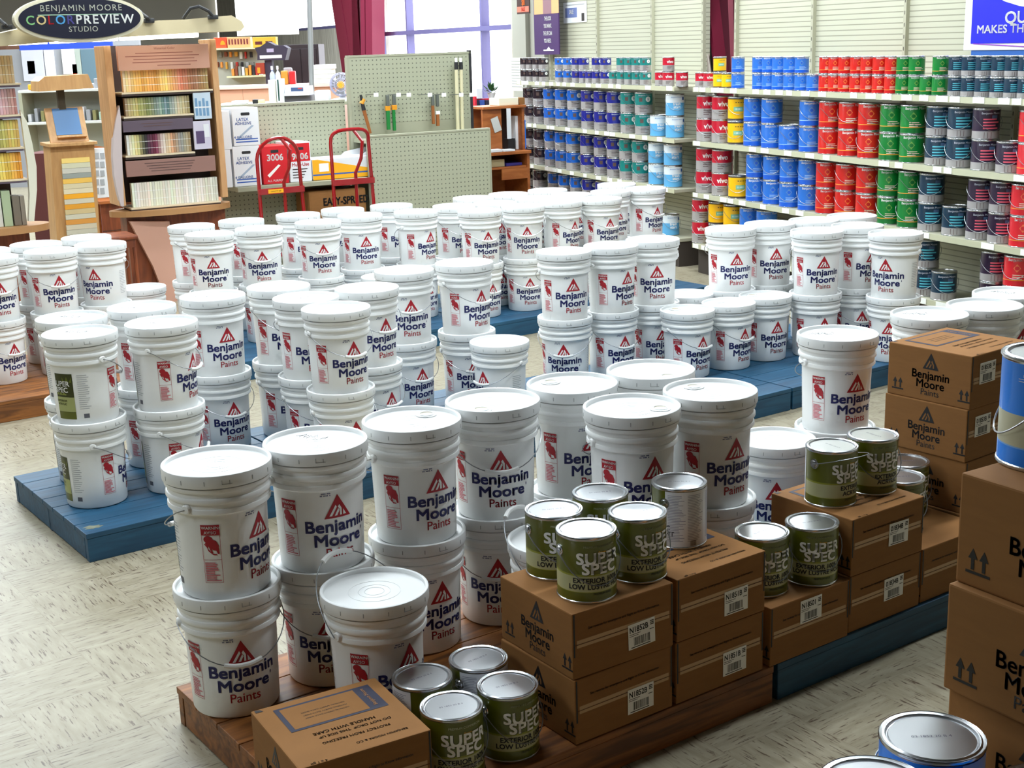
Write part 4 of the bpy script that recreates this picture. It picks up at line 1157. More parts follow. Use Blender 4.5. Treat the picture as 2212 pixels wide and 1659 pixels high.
def hand_truck(label, y, ul, ur, utop, vtop, vshoulder, vplate, curve):
    pl = Plane(at_y((ul + ur) / 2, 420, y).xy, TG)
    r = Rig(pl, (ul + ur) / 2, 420, 'hand_truck', label, 'hand truck', 'red hand trucks', 0)
    xl, zs = r.P(ul, vshoulder); xr, _ = r.P(ur, vshoulder); xt, zt = r.P(utop, vtop); _, zp = r.P(utop, vplate)
    b = MB(); w = (xr - xl) / 2; cx = (xl + xr) / 2
    pts = [(xl - .015, -.05, .14), (xl, 0, zs)]
    for i in range(1, 12):
        a = PI - PI * i / 12; q = .62 if curve else 1
        pts.append((cx + w * (abs(math.cos(a)) ** q) * (1 if math.cos(a) > 0 else -1), -.03 * math.sin(a), zs + (zt - zs) * math.sin(a) ** q))
    pts += [(xr, 0, zs), (xr + .015, -.05, .14)]
    b.tube(pts, .0155, TR, 8); r.part('frame', b)
    b = MB(); cxx = cx + .03
    b.tube([(cxx, -.02, zt - .005), (cxx + .045, -.09, zt - .10), (cxx + .03, -.08, zt - .24), (cxx, -.02, zt - .36), (cxx, -.02, .18)], .0145, TR, 8); r.part('centre_bar', b)
    b = MB(); b.box((xl - .02, -.045, zp - .025), (xr + .02, -.030, zp + .025), TR, None, .004); o = r.part('cross_plate', b)
    if not curve:
        c = MB(); c.box((xl + .06, -.047, zp - .016), (xl + .19, -.0452, zp + .016), KY); c.ftext('CAPACITY 600', .014, (xl + .125, -.0475, zp - .005), (1, 0, 0), (0, 0, 1), BLACK, .01); r.part('sticker', c, o)
    b = MB(); b.box((xl - .02, -.06, .30), (xr + .02, -.04, .34), TR, None, .004); r.part('cross_plate', b)
    b = MB(); b.box((xl - .03, -.28, .012), (xr + .03, -.045, .022), TR, None, .003); b.box((xl - .03, -.055, .012), (xr + .03, -.04, .20), TR); r.part('toe_plate', b)
    for s, x in ((-1, xl - .05), (1, xr + .05)):
        M = Matrix.Translation((x, .04, .12)) @ Matrix.Rotation(PI / 2, 4, 'Y'); c = MB()
        c.lathe([(.001, -.02), (.06, -.02), (.11, -.03), (.12, -.015), (.12, .015), (.11, .03), (.06, .02), (.001, .02)], BLK, 24, M); r.part('wheel', c)


hand_truck('red hand truck with rounded top and yellow sticker, left one', 11.05, 555, 645, 601, 297, 345, 411, False)
hand_truck('red hand truck with flat squared top, right one by the open carton', 11.32, 714, 796, 755, 279, 310, 392, True)


# ================================================================== COLUMNS, SIGNS AND BANNERS ON THE RIGHT WALL
MAROON = mat('steel_maroon', (104, 22, 44), .45); MAROOND = mat('steel_dark_maroon', (70, 14, 30), .5); ROSE = mat('steel_rose', (124, 36, 62), .4)
CONDUIT = mat('conduit_grey', (150, 140, 130), .4, metal=.4)


def column(plane, label, web, flange, mt, mf, dep, conduits=()):
    """a tapered steel frame column; outlines given by picture points and carried down to the floor and up to the ceiling."""
    r = Rig(plane, web[0][0], 100, 'steel_column', label, 'column', 'tapered steel columns', 0)
    def ext(l):  # (u0, v0, u1, v1) edge -> x at floor and ceiling
        a, za = r.P(l[0], l[1]); c, zc = r.P(l[2], l[3]); k = (c - a) / (zc - za)
        return a + k * (0 - za), a + k * (CEIL - .01 - za)
    (l0, l1), (r0, r1) = ext(web[0]), ext(web[1])
    b = MB(); b.prism([(l0, .0), (r0, .0), (r1, CEIL - .01), (l1, CEIL - .01)], (0, .06, 0), (1, 0, 0), (0, 0, 1), (0, .02, 0), mt); r.part('web', b)
    for i, (e0, e1) in enumerate(flange):
        (a0, a1), (c0, c1) = ext(e0), ext(e1)
        b = MB(); b.prism([(a0, 0), (c0, 0), (c1, CEIL - .01), (a1, CEIL - .01)], (0, -.05, 0), (1, 0, 0), (0, 0, 1), (0, dep, 0), mf); r.part('flange', b)
    for u0, u1 in conduits:
        a, c = ext((u0, 0, u1, 130)); b = MB(); b.tube([(a, -.09, .02), (c, -.09, CEIL - .02)], .016, CONDUIT, 8); r.part('conduit', b)


SB = SHELF.off(.54)
column(SB, 'dark maroon tapered steel column between the two can shelf units', [(1538, 0, 1556, 130), (1588, 0, 1592, 130)], [((1534, 0, 1550, 130), (1541, 0, 1556, 130)), ((1583, 0, 1589, 130), (1594, 0, 1597, 130))], MAROOND, MAROON, .16, ((1526, 1545), (1531, 1549)))
WB = WALL.off(-.25)
column(WB, 'slanted maroon steel column left of the window', [(726, 0, 748, 150), (766, 0, 769, 117)], [((722, 0, 745, 150), (742, 0, 761, 117)), ((745, 0, 763, 117), (766, 0, 769, 117))], MAROON, MAROON, .18)
column(WB, 'upright rose and maroon steel column at the window edge', [(787, 0, 788, 118), (800, 0, 801, 118)], [((785, 0, 786, 118), (794, 0, 795, 118)), ((796, 0, 797, 118), (810, 0, 811, 118))], MAROON, ROSE, .2)
# pilaster between the window and the first shelf unit
b = MB(); p = WALL.off(-.03)
sa, _ = p.at(1108, 100); sc_, _ = p.at(1205, 100)
for i in range(5):
    x = sa + (sc_ - sa) * i / 5; b.box((x, -.05 * (i % 2), 0), (x + (sc_ - sa) / 5 - .01, .02, CEIL - .01), mat('pilaster_grey', (150, 150, 140), .6))
o = struct('trim_1', b, (p.p.x, p.p.y, 0), p.yaw)
SGNP = SHELF.off(.30)
PURPLE = mat('banner_purple', (66, 30, 92), .5, noise=.12, nscale=3)
r = Rig(SGNP, 1180, 118, 'hanging_banner', 'purple banner with white slogan beside the first shelf unit', 'banner')
b = MB(); x0, x1, z0, z1 = r.box(b, 1153, -60, 1206, 118, 0, .012, PURPLE); r.part('cloth', b)
b = MB()
r.box(b, 1153, -60, 1206, 30, -.002, 0, mat('banner_peach_photo', (226, 176, 120), .5)); r.box(b, 1172, -60, 1190, 30, -.003, 0, mat('banner_mauve_photo', (150, 110, 120), .5)); r.part('photograph', b)
b = MB()
for i, w in enumerate(('THE LOOK', 'YOU WANT.', 'THE LIFE CAN', 'YOU NEED.')): r.text(b, w, 1183, 44 + i * 16, 8.5, -.003, PWHITE, .03, .62)
r.prism(b, [(1180, 108), (1190, 108), (1185, 101)], -.003, -.001, PWHITE); r.box(b, 1174, 107, 1196, 110, -.003, -.001, PWHITE); r.part('slogan', b)
r = Rig(SGNP.off(.1), 1129, 30, 'red_sign', 'small black and orange sign high on the pilaster', 'sign')
b = MB(); r.box(b, 1116, -40, 1143, 30, 0, .01, mat('sign_dark_brown', (56, 22, 14), .5)); r.part('board', b)
b = MB(); r.text(b, '$8', 1130, 11, 13, -.003, mat('print_orange', (240, 120, 30), .5), .04, .9); r.box(b, 1117, 14, 1142, 26, -.002, 0, mat('sign_salmon', (232, 120, 96), .5)); r.text(b, 'SALE', 1130, 24, 8, -.004, mat('print_orange_red', (200, 50, 20), .5), .03, .9); r.part('print', b)
r = Rig(SHELF.off(.10), 1118, 195, 'price_chart', 'white price chart board by the end of the can shelves', 'notice board', None, 1.50)
b = MB(); x0, x1, z0, z1 = r.box(b, 1103, 125, 1129, 196, 0, .02, mat('board_ivory', (226, 230, 214), .5)); r.part('board', b)
b = MB()
for k in range(10): b.box((x0 + .03, -.002, z1 - .04 - k * .03), (x1 - .03 - (k % 3) * .03, 0, z1 - .033 - k * .03), GREYT)
r.part('print', b)
r = Rig(SHELF.off(.418), 1242, 48, 'paper_notice', 'white printed notice taped high on the left slat panel', 'poster')
b = MB(); r.box(b, 1217, 4, 1267, 49, 0, .004, mat('paper_white', (236, 238, 240), .6)); r.part('sheet', b)
b = MB(); r.box(b, 1221, 17, 1246, 38, -.002, 0, mat('print_grey_blue', (110, 124, 176), .6)); r.text(b, 'SALE', 1234, 30, 9, -.004, PWHITE, .03, .8); r.box(b, 1256, 28, 1262, 45, -.002, 0, INK); r.box(b, 1222, 9, 1262, 11, -.002, 0, GREYT); r.part('print', b)
POSTB = mat('poster_blue', (30, 36, 206), .35)
r = Rig(SHELF.off(.365), 2150, 108, 'blue_poster', 'large blue poster with white border and slogan high at right', 'poster')
b = MB(); x0, x1, z0, z1 = r.box(b, 2087, -120, 2420, 107, 0, .012, mat('poster_white', (236, 236, 240), .4)); r.part('border', b)
b = MB(); r.box(b, 2102, -110, 2400, 92, -.003, 0, POSTB)
r.prism(b, [(2102, 93.5), (2400, 110), (2400, 112), (2102, 95.5)], -.003, -.001, mat('print_violet', (150, 60, 190), .5)); r.part('printed_field', b)
b = MB()
for w, u, v, hp in (('QUALITY', 2172, 50, 25), ('MAKES THE DIFFERENCE', 2112, 72, 17)):
    x, z = r.P(u, v); _, z2 = r.P(u, v - hp); k = (z2 - z) / .70; pts, tr = text_tris(w, .025, 1.28); m = min(q[0] for q in pts)
    b.flat([((q[0] - m), q[1]) for q in pts], tr, (x, -.006, z), (1, 0, 0), (0, 0, 1), PWHITE, k)
x, z = r.P(2290, -50); n = 24
b.poly([(.62 * math.cos(2 * PI * i / n), .20 * math.sin(2 * PI * i / n)) for i in range(n)], (x, -.005, z + .02), (1, 0, 0), (0, 0, 1), PWHITE); r.part('lettering', b)
item('blue_header_board', 'plain mid-blue board below the large poster', 'sign', SHELF.off(.37), 2097, 107, 2420, 136, .012, mat('board_mid_blue', (40, 96, 176), .5), None, None, 0, .002)

# ------------------------------------------------------------------ clerk's desk left of the can shelves
DK = Plane((-.225, 13.35), TG)
ORW = wood_mat('desk_orange_wood', (150, 82, 36), (176, 104, 52), .45, 2, (1.5, 8, 8), .1)
r = Rig(DK, 1060, 330, 'desk_hutch', 'orange wood desk with tall hutch between pegboard and can shelves', 'desk', None, 0)
xa, zd = r.P(1058, 331); xb = r.P(1137, 331)[0] + .06; _, zt = r.P(1080, 236)
b = MB(); b.box((xa, 0, zd - .03), (xb, .55, zd), ORW, None, .004); r.part('desk_top', b)
b = MB(); b.box((xa, .04, 0), (xa + .03, .52, zd - .03), ORW); b.box((xb - .03, .04, 0), (xb, .52, zd - .03), ORW); b.box((xa, .5, 0), (xb, .52, zd - .03), ORW); r.part('carcass', b)
_, zs = r.P(1090, 362); b = MB(); b.box((xa + .03, .06, zs - .02), (xb - .03, .5, zs), ORW); r.part('shelf', b)
_, zf = r.P(1110, 388); b = MB(); b.box((xa + .15, .03, zf), (xb - .03, .05, zs - .02), ORW, None, .003); r.part('drawer_front', b)
xm, _ = r.P(1097, 280)
b = MB(); b.box((xa, .12, zd), (xm, .15, zt), ORW); r.part('side_panel', b)
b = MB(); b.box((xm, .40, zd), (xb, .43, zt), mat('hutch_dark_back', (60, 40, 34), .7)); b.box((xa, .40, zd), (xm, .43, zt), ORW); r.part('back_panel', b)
b = MB(); b.box((xa - .01, .08, zt), (xb, .45, zt + .025), ORW, None, .004); r.part('hutch_top', b)
b = MB(); b.box((xb - .03, .12, zd), (xb, .42, zt), ORW); r.part('side_panel', b)
hz = zt
item('pinned_note', 'slanted grey note taped on the orange hutch side', 'note', DK.off(.112), 1068, 252, 1084, 284, .003, mat('note_grey', (200, 200, 196), .7)).rotation_euler.y = R(-18)
item('blue_binder', 'blue binder standing inside the desk hutch', 'binder', DK.off(.20), 1125, 244, 1136, 306, .15, mat('binder_blue', (40, 120, 220), .4), None, zd + .001)
item('white_binder', 'white binder beside the blue one in the hutch', 'binder', DK.off(.20), 1114, 250, 1122, 322, .10, KW, None, zd + .001)
item('pen_basket', 'black wire basket of pens on the desk', 'basket', DK.off(.16), 1098, 300, 1113, 325, .10, BLK, None, zd + .001)
item('paper_roll_strip', 'long white paper strip hanging down the hutch front', 'paper strip', DK.off(.07), 1095, 234, 1104, 300, .003, KW)
item('paper_pad', 'white paper pad on the left end of the desk', 'paper', DK.off(.01), 1060, 322, 1085, 328, .09, KW, None, zd + .003)
item('paper_sheets', 'loose white sheets on the right of the desk', 'paper', DK.off(.01), 1088, 327, 1113, 331, .10, KW, None, zd + .003, 0, .002)
item('paper_stack', 'stack of papers lying on top of the desk hutch', 'paper', DK.off(.14), 1078, 216, 1120, 232, .20, mat('paper_cream', (232, 230, 206), .6), None, hz + .026)
item('cardboard_tray', 'small brown tray on the hutch top beside the papers', 'tray', DK.off(.14), 1122, 216, 1134, 231, .15, CARD, None, hz + .026)
item('magazine_stack', 'pile of yellowed magazines on the open desk shelf', 'magazines', DK.off(.10), 1062, 343, 1090, 359, .25, mat('paper_yellowed', (200, 184, 140), .7), None, zs + .001)
item('blue_folder', 'violet-blue folder lying on the open desk shelf', 'folder', DK.off(.10), 1094, 354, 1128, 360, .25, mat('folder_violet', (70, 60, 150), .5), None, zs + .001)
r = Rig(Plane((-.45, 14.4), TG), 1035, 275, 'magazine_rack', 'red rack of small pictured booklets behind the pegboard stand', 'rack', None, 0)
b = MB(); x0, _ = r.P(1017, 240); x1, zt = r.P(1062, 212); b.box((x0, .02, 0), (x1, .06, zt), mat('rack_red', (206, 40, 60), .4)); b.box((x0, -.10, 0), (x0 + .02, .06, zt + .03), mat('rack_red', (206, 40, 60), .4)); r.part('frame', b)
rr = random.Random(5)
for i in range(3):
    for j in range(3):
        b = MB(); r.box(b, 1025 + i * 12, 216 + j * 24, 1035 + i * 12, 237 + j * 24, -.02 - .01 * j, .0, mat('booklet_%d' % ((i * 2 + j) % 4), [(40, 40, 60), (190, 170, 180), (60, 90, 170), (120, 60, 80)][(i * 2 + j) % 4], .5)); r.part('booklet', b)
r = Rig(Plane((-.45, 14.4), TG).off(.0), 1062, 213, 'potted_plant', 'small dark green plant on the rack top by the window', 'plant', None, zt + .001)
b = MB(); b.lathe([(.03, 0), (.045, .05), (.047, .055)], mat('pot_white', (226, 226, 226), .5), 16, None, True, True); r.part('pot', b)
b = MB()
for i in range(46):
    a = rr.uniform(0, 2 * PI); e = rr.uniform(.1, 1.3); L = rr.uniform(.05, .11); d = Vector((math.cos(a) * math.cos(e), math.sin(a) * math.cos(e), math.sin(e))); q = Vector((0, 0, .05)) + d * L * .4; s = d.cross(Vector((0, 0, 1))).normalized() * .016
    b.add([q, q + d * L * .5 + s, q + d * L, q + d * L * .5 - s], [(0, 1, 2, 3)], mat('leaf_dark_green', (44, 84, 40), .5))
r.part('foliage', b)
item('white_jug', 'white plastic jug beside the plant in front of the window', 'jug', Plane((-.45, 14.4), TG), 1030, 190, 1042, 212, .08, KW, None, zt + .001)

# ================================================================== COLOUR SAMPLE DISPLAY AT LEFT
TP = Plane(at_y(255, 440, 10.55).xy, TG)
BIRCH = wood_mat('display_birch', (196, 146, 98), (212, 166, 118), .45, 2, (8, 8, 1.2), .05)
TAN = mat('canopy_tan', (186, 172, 138), .5); PEACH = mat('panel_peach_pink', (206, 158, 138), .5); MAUVE = mat('panel_mauve_brown', (150, 112, 102), .5); SLATE = mat('panel_slate_mauve', (92, 78, 92), .5); LILAC = mat('fin_pale_lilac', (200, 186, 186), .5); CHERRY = wood_mat('display_cherry', (104, 48, 24), (138, 70, 36), .45, 2, (8, 8, 1.2), .05)
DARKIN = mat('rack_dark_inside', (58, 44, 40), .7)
CHIPS = {}


def chip(kind, rgb, h, dep=.05):
    k = (rgb, round(h, 2))
    if k not in CHIPS:
        b = MB(); m = mat('chip_%d_%d_%d' % rgb, rgb, .5)
        b.box((-.0095, 0, 0), (.0095, dep, h), m, None, .0012)
        b.box((-.0095, -.0006, h * .30), (.0095, .0002, h * .32), TAGW); b.box((-.0095, -.0006, h * .64), (.0095, .0002, h * .66), TAGW)
        CHIPS[k] = b.mesh('colour_chip_strip')
    return CHIPS[k]


def chip_row(pl, u0, u1, vb, vt, d, ramp, label, group, z=None):
    s0, zb = pl.off(d).at(u0, vb[0]); s1, _ = pl.off(d).at(u1, vb[1]); _, zt = pl.off(d).at(u0, vt)
    if z is not None: zt += z - zb; zb = z
    n = int((s1 - s0) / .0205); rn = random.Random(label)
    for i in range(n):
        f = i / max(1, n - 1) * (len(ramp) - 1); j = min(len(ramp) - 2, int(f)); q = f - j
        jit = rn.uniform(-16, 14)
        c = tuple(int(round((ramp[j][k] * (1 - q) + ramp[j + 1][k] * q + jit + rn.uniform(-4, 4)) / 8) * 8) for k in range(3))
        c = tuple(max(10, min(250, x)) for x in c)
        o = put('colour_chip_strip', chip(0, c, zt - zb), None, pl.w(s0 + (i + .5) * .0205, d, zb), pl.yaw)
        tag(o, label, 'paint chip strip', group)
    return zb


def sample_tower(label, rig, ul, ur, header, rows, fin, base_v, names):
    """curved wooden tower with racks; outline from picture points, everything behind its front plane."""
    r = rig
    return r


r = Rig(TP, 360, 430, 'sample_display_tower', 'tall birch display tower with four racks of colour strips and printed header', 'display stand', None, 0)
P = r.P
xl, zb = P(258, 446); xr, zt = P(466, 84)
b = MB(); b.box((xl, .0, zb), (xl + .055, .30, zt - .03), BIRCH, None, .006); r.part('side_post', b)
b = MB(); b.box((xr - .05, .0, zb), (xr, .30, zt), BIRCH, None, .006); r.part('side_post', b)
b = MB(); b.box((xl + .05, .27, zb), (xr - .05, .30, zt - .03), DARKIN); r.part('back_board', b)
b = MB(); r.box(b, 254, 97, 452, 150, -.02, .02, PEACH, .004); o = r.part('header_board', b)
b = MB(); r.text(b, 'Historical Color', 355, 106, 5, -.022, mat('print_rose_brown', (150, 90, 80), .6), .0)
for i, (wd, off) in enumerate(((66, 8), (84, 4), (70, 8), (74, 10), (40, 30))):
    r.box(b, 350 - wd + off, 113 + i * 6.5, 350 + wd + off - 8, 114.6 + i * 6.5, -.0215, -.0205, mat('print_rose_brown', (150, 90, 80), .6))
r.part('print', b, o)
ROWS_ = (((268, 456, 205, 187), 198, 152), ((272, 415, 252, 245), 248, 206), ((276, 418, 337, 327), 333, 287), ((288, 474, 447, 436), 446, 388))
RZ = []
for (u0, u1, va, vb_), _, _ in ROWS_:
    _, z0 = P((u0 + u1) / 2, (va + vb_) / 2); RZ.append(z0 + .0006); x0, _ = P(u0, va); x1, _ = P(u1, vb_)
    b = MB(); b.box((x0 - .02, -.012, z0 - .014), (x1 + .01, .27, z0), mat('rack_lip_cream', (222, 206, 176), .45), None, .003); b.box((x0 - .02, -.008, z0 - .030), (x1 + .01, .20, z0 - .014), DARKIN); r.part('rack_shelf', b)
for u0, v0, u1, v1, mt, tx in ((265, 258, 418, 282, SLATE, 2), (272, 342, 466, 376, MAUVE, 4)):
    b = MB(); r.box(b, u0, v0, u1, v1, -.01, .01, mt, .003); o = r.part('text_panel', b); b = MB()
    for i in range(tx): r.box(b, u0 + 40 + i * 5, v0 + 7 + i * 5.5, u1 - 45 - i * 3, v0 + 8.4 + i * 5.5, -.0118, -.0105, mat('print_dusky', (96, 70, 66), .6))
    r.part('print', b, o)
for v0, v1, nm in ((200, 257, 'light blue bottles picture'), (261, 322, 'lilac chair picture')):
    b = MB(); r.box(b, 419, v0, 456, v1, -.012, .008, mat('picture_ice_blue' if v0 < 250 else 'picture_lilac', (196, 212, 226) if v0 < 250 else (206, 200, 216), .4))
    if v0 < 250:
        for i in range(4): r.box(b, 422 + i * 8, 212 + (i % 2) * 6, 427 + i * 8, 250, -.014, -.0125, mat('picture_mid_blue', (110, 150, 186), .5))
        r.box(b, 420, 230, 455, 233, -.0142, -.0125, KW)
    else:
        r.box(b, 424, 283, 442, 310, -.014, -.0125, mat('picture_plum', (84, 66, 104), .5)); r.box(b, 440, 268, 452, 296, -.0138, -.0125, KW)
    r.part('picture', b)
fin = [(258, 228), (250, 262), (245, 300), (244, 340), (247, 380), (254, 415), (262, 446), (268, 446), (264, 340), (262, 262)]
b = MB(); r.prism(b, fin, -.03, .03, LILAC); r.part('curved_fin', b)
_, zp = P(380, 448); xc, _ = P(378, 448)
n = 40; rx = .49; ry = .22
b = MB(); b.prism([(rx * math.cos(2 * PI * i / n), ry * math.sin(2 * PI * i / n)) for i in range(n)], (xc, .12, zp - .045), (1, 0, 0), (0, 1, 0), (0, 0, .045), mat('ledge_tan_wood', (176, 130, 84), .45)); r.part('oval_ledge', b)
b = MB(); b.box((xl + .06, .06, 0), (xr - .02, .26, zp - .045), CHERRY); r.part('pedestal', b)
xf0, zf0 = P(286, 478); xf1, zf1 = P(366, 478); xf2, _ = P(362, 600)
b = MB(); b.prism([(xf0 - .02, zf0), (xf1, zf1), (xf1 + .02, .0), (xf1 - .08, .0), (xf0 + .13, .30)], (0, .0, 0), (1, 0, 0), (0, 0, 1), (0, .05, 0), PEACH); r.part('kick_fin', b)
C_ = lambda *a: list(a)
rowcol = [C_((236, 214, 170), (232, 176, 84), (222, 158, 76), (236, 200, 110), (226, 140, 110), (150, 100, 66), (176, 146, 92)), C_((170, 150, 110), (196, 186, 110), (120, 128, 70), (140, 160, 150), (110, 130, 140), (216, 206, 170), (176, 160, 110)),
          C_((236, 232, 226), (230, 214, 140), (40, 36, 40), (110, 26, 60), (220, 212, 190), (206, 150, 110), (150, 156, 150), (190, 160, 120)), C_((232, 228, 216), (226, 222, 204), (236, 234, 226), (220, 214, 196))]
for (rw, vbm, vt), rc, zz_, nm in zip(ROWS_, rowcol, RZ, ('golden and brown colour strip in the top rack of the tall display tower', 'green and grey colour strip in the second rack of the tall display tower', 'mixed dark and cream colour strip in the third rack of the tall tower', 'off-white colour strip in the lowest rack of the tall display tower')):
    chip_row(TP, rw[0], rw[1], (rw[2] - .5, rw[3]), vt + (6 if rw[0] < 290 else 0), .03, rc, nm, nm.replace('colour strip', 'strips'), zz_)

# left tower, cut by the picture edge
r = Rig(TP.off(-.05), 20, 485, 'sample_display_tower', 'display tower cut by the left picture edge, with pale curved fin', 'display stand', None, 0)
P = r.P
xr, zb = P(44, 470); xl = P(-90, 470)[0]; _, zt = P(20, 88)
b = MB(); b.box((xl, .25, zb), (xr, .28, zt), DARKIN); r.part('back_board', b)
b = MB(); b.box((xl, 0, zb), (xl + .05, .28, zt), BIRCH); r.part('side_post', b)
b = MB(); r.box(b, -90, 98, 42, 108, -.01, .02, MAUVE); r.part('header_board', b)
LR = ((-80, 42, 180, 121), (-80, 46, 248, 193), (-80, 50, 319, 261), (-80, 57, 388, 332))
LZ = []
for u0, u1, vb_, vt in LR:
    _, z0 = P(20, vb_); LZ.append(z0 + .0006); x0, _ = P(u0, vb_); x1, _ = P(u1, vb_)
    b = MB(); b.box((x0, -.012, z0 - .014), (x1 + .01, .25, z0), mat('rack_lip_cream', (222, 206, 176), .45), None, .003); b.box((x0, -.008, z0 - .028), (x1, .2, z0 - .014), SLATE); r.part('rack_shelf', b)
b = MB(); r.prism(b, [(44, 238), (58, 262), (70, 310), (79, 360), (80, 410), (74, 478), (62, 478), (64, 420), (60, 360), (52, 300)], -.02, .03, mat('fin_cream', (226, 224, 206), .5)); r.part('curved_fin', b)
xc, zp = P(0, 492)
b = MB(); b.prism([(.40 * math.cos(2 * PI * i / n), .22 * math.sin(2 * PI * i / n)) for i in range(n)], (xc - .02, .12, zp - .05), (1, 0, 0), (0, 1, 0), (0, 0, .05), mat('ledge_tan_wood', (176, 130, 84), .45)); r.part('oval_ledge', b)
b = MB(); b.box((xl, .06, .0), (P(66, 500)[0], .26, zp - .05), CHERRY); r.part('pedestal', b)
for (u0, u1, vb_, vt), zz_, rc, nm in zip(LR, LZ, (C_((210, 200, 180), (226, 196, 140), (200, 180, 130)), C_((190, 150, 160), (214, 176, 176), (190, 140, 130)), C_((150, 150, 110), (190, 180, 90), (216, 180, 90)), C_((226, 200, 120), (236, 206, 90), (232, 150, 50))),
        ('pale tan colour strip in the top rack at left edge', 'mauve colour strip in the second rack at left edge', 'green-yellow colour strip in the third rack at left edge', 'yellow-orange colour strip in the fourth rack at left edge')):
    chip_row(TP.off(-.05), max(u0, -30), u1 - 4, (vb_ + 1.5, vb_ - 1.5), vt, .03, rc, nm, nm.replace('colour strip', 'strips'), zz_)
for i, (u0, u1, v0, c) in enumerate(((-16, 3, 408, (206, 206, 196)), (5, 24, 404, (170, 186, 150)), (28, 44, 417, (120, 110, 96)), (45, 55, 418, (140, 130, 116)))):
    item('sample_binder', ['white fan-deck binder at left picture edge', 'pale green binder on the left tower ledge', 'taupe binder third along the left tower ledge', 'taupe binder at the end of the left tower ledge'][i], 'binder', TP.off(-.03), u0, v0, u1, 482, .12, mat('binder_%d' % i, c, .5), 'binders on the left tower ledge', zp + .001)

# canopy with the oval sign over the two towers
CP = TP.off(-.42)
r = Rig(CP, 260, 75, 'display_canopy', 'long tan canopy with lit tubes and oval sign above the colour towers', 'display canopy')
b = MB(); r.prism(b, [(-120, 108), (-60, 86), (60, 58), (180, 46), (300, 46), (400, 42), (500, 33), (522, 46), (528, 58), (520, 67), (440, 70), (300, 78), (120, 90), (0, 100)], .0, .33, TAN); r.part('valance', b)
LIT = mat('tube_glow', (255, 246, 230), .4, emit=9.0)
for i, (ua, ub) in enumerate(((-110, 14), (16, 102), (106, 254), (258, 428))):
    a = r.P(ua + 1, 97 - (ua + 110) * .043, .12); c = r.P(ub - 1, 97 - (ub + 110) * .043, .12)
    b = MB(); b.tube([(a[0], .12, a[1]), (c[0], .12, c[1])], .024, LIT, 10); r.part('light_tube', b)
for pts in ([(296, 20, .05), (306, 30, -.03), (318, 38, -.05), (324, 46, -.02)], [(396, 40, .05), (412, 18, -.02), (430, 14, -.05), (450, 24, -.06), (462, 38, -.03)], [(-14, 36, .05), (0, 44, -.03), (10, 52, -.05), (17, 60, -.02)]):
    b = MB(); b.tube([(r.P(u, v, d)[0], d, r.P(u, v, d)[1]) for u, v, d in pts], .014, BLK, 8); e = pts[-1]; x, z = r.P(e[0], e[1], e[2]); b.box((x - .04, e[2] - .02, z - .012), (x + .03, e[2] + .03, z + .02), BLK, None, .006); r.part('spotlight_arm', b)
r2 = Rig(CP.off(-.16), 174, 80, 'oval_shop_sign', 'oval dark navy shop sign with beige rim and coloured letters', 'sign')
sx, sz = r2.P(174, 40); x1, z1 = r2.P(305, 40); _, z2 = r2.P(174, -6); A, Bz = x1 - sx, z2 - sz
el = lambda k: [(A * k * math.cos(2 * PI * i / 64), (Bz - A * (1 - k)) * math.sin(2 * PI * i / 64)) for i in range(64)]
b = MB(); b.prism(el(1.045), (sx, 0, sz), (1, 0, 0), (0, 0, 1), (0, .09, 0), mat('sign_rim_beige', (200, 192, 166), .45)); r2.part('rim', b)
b = MB(); b.prism(el(.985), (sx, -.012, sz), (1, 0, 0), (0, 0, 1), (0, .02, 0), mat('sign_navy', (14, 15, 34), .35)); r2.part('face', b)
b = MB(); X, Z = (1, 0, 0), (0, 0, 1); yy = -.0135
b.ftext('BENJAMIN MOORE', .060, (sx + .01, yy, sz + Bz * .36), X, Z, mat('print_cream_grey', (206, 206, 190), .5), .004, 1.0, 1.18)
b.box((sx - A * .68, yy, sz + Bz * .17), (sx + A * .68, yy + .001, sz + Bz * .20), mat('print_mint_line', (160, 190, 160), .5))
k = .132; adv = 0; word = []
for ch, c in zip('COLORPREVIEW', [(150, 206, 140), (226, 206, 150), (190, 24, 34), (96, 176, 226), (84, 78, 150)] + [(240, 240, 236)] * 7):
    pts, tr = text_tris(ch, .012 if c[0] < 240 else .02, 1.0); w = max(p[0] for p in pts) - min(p[0] for p in pts)
    word.append((ch, c, pts, tr, w)); adv += w * k + .022
gap = .022; tot = sum(w * k for *_, w in word) + gap * 11; x = sx - tot / 2; sc1 = A * 1.74 / tot
x = sx - tot * sc1 / 2
for ch, c, pts, tr, w in word:
    m = min(p[0] for p in pts)
    b.flat([((p[0] - m), p[1]) for p in pts], tr, (x, yy, sz - Bz * .25), X, Z, mat('letter_%d_%d_%d' % c, c, .45), k * sc1); x += (w * k + gap) * sc1
b.ftext('STUDIO', .052, (sx + .01, yy, sz - Bz * .62), X, Z, mat('print_cream_grey', (206, 206, 190), .5), .004, 1.0, 1.15); r2.part('lettering', b)

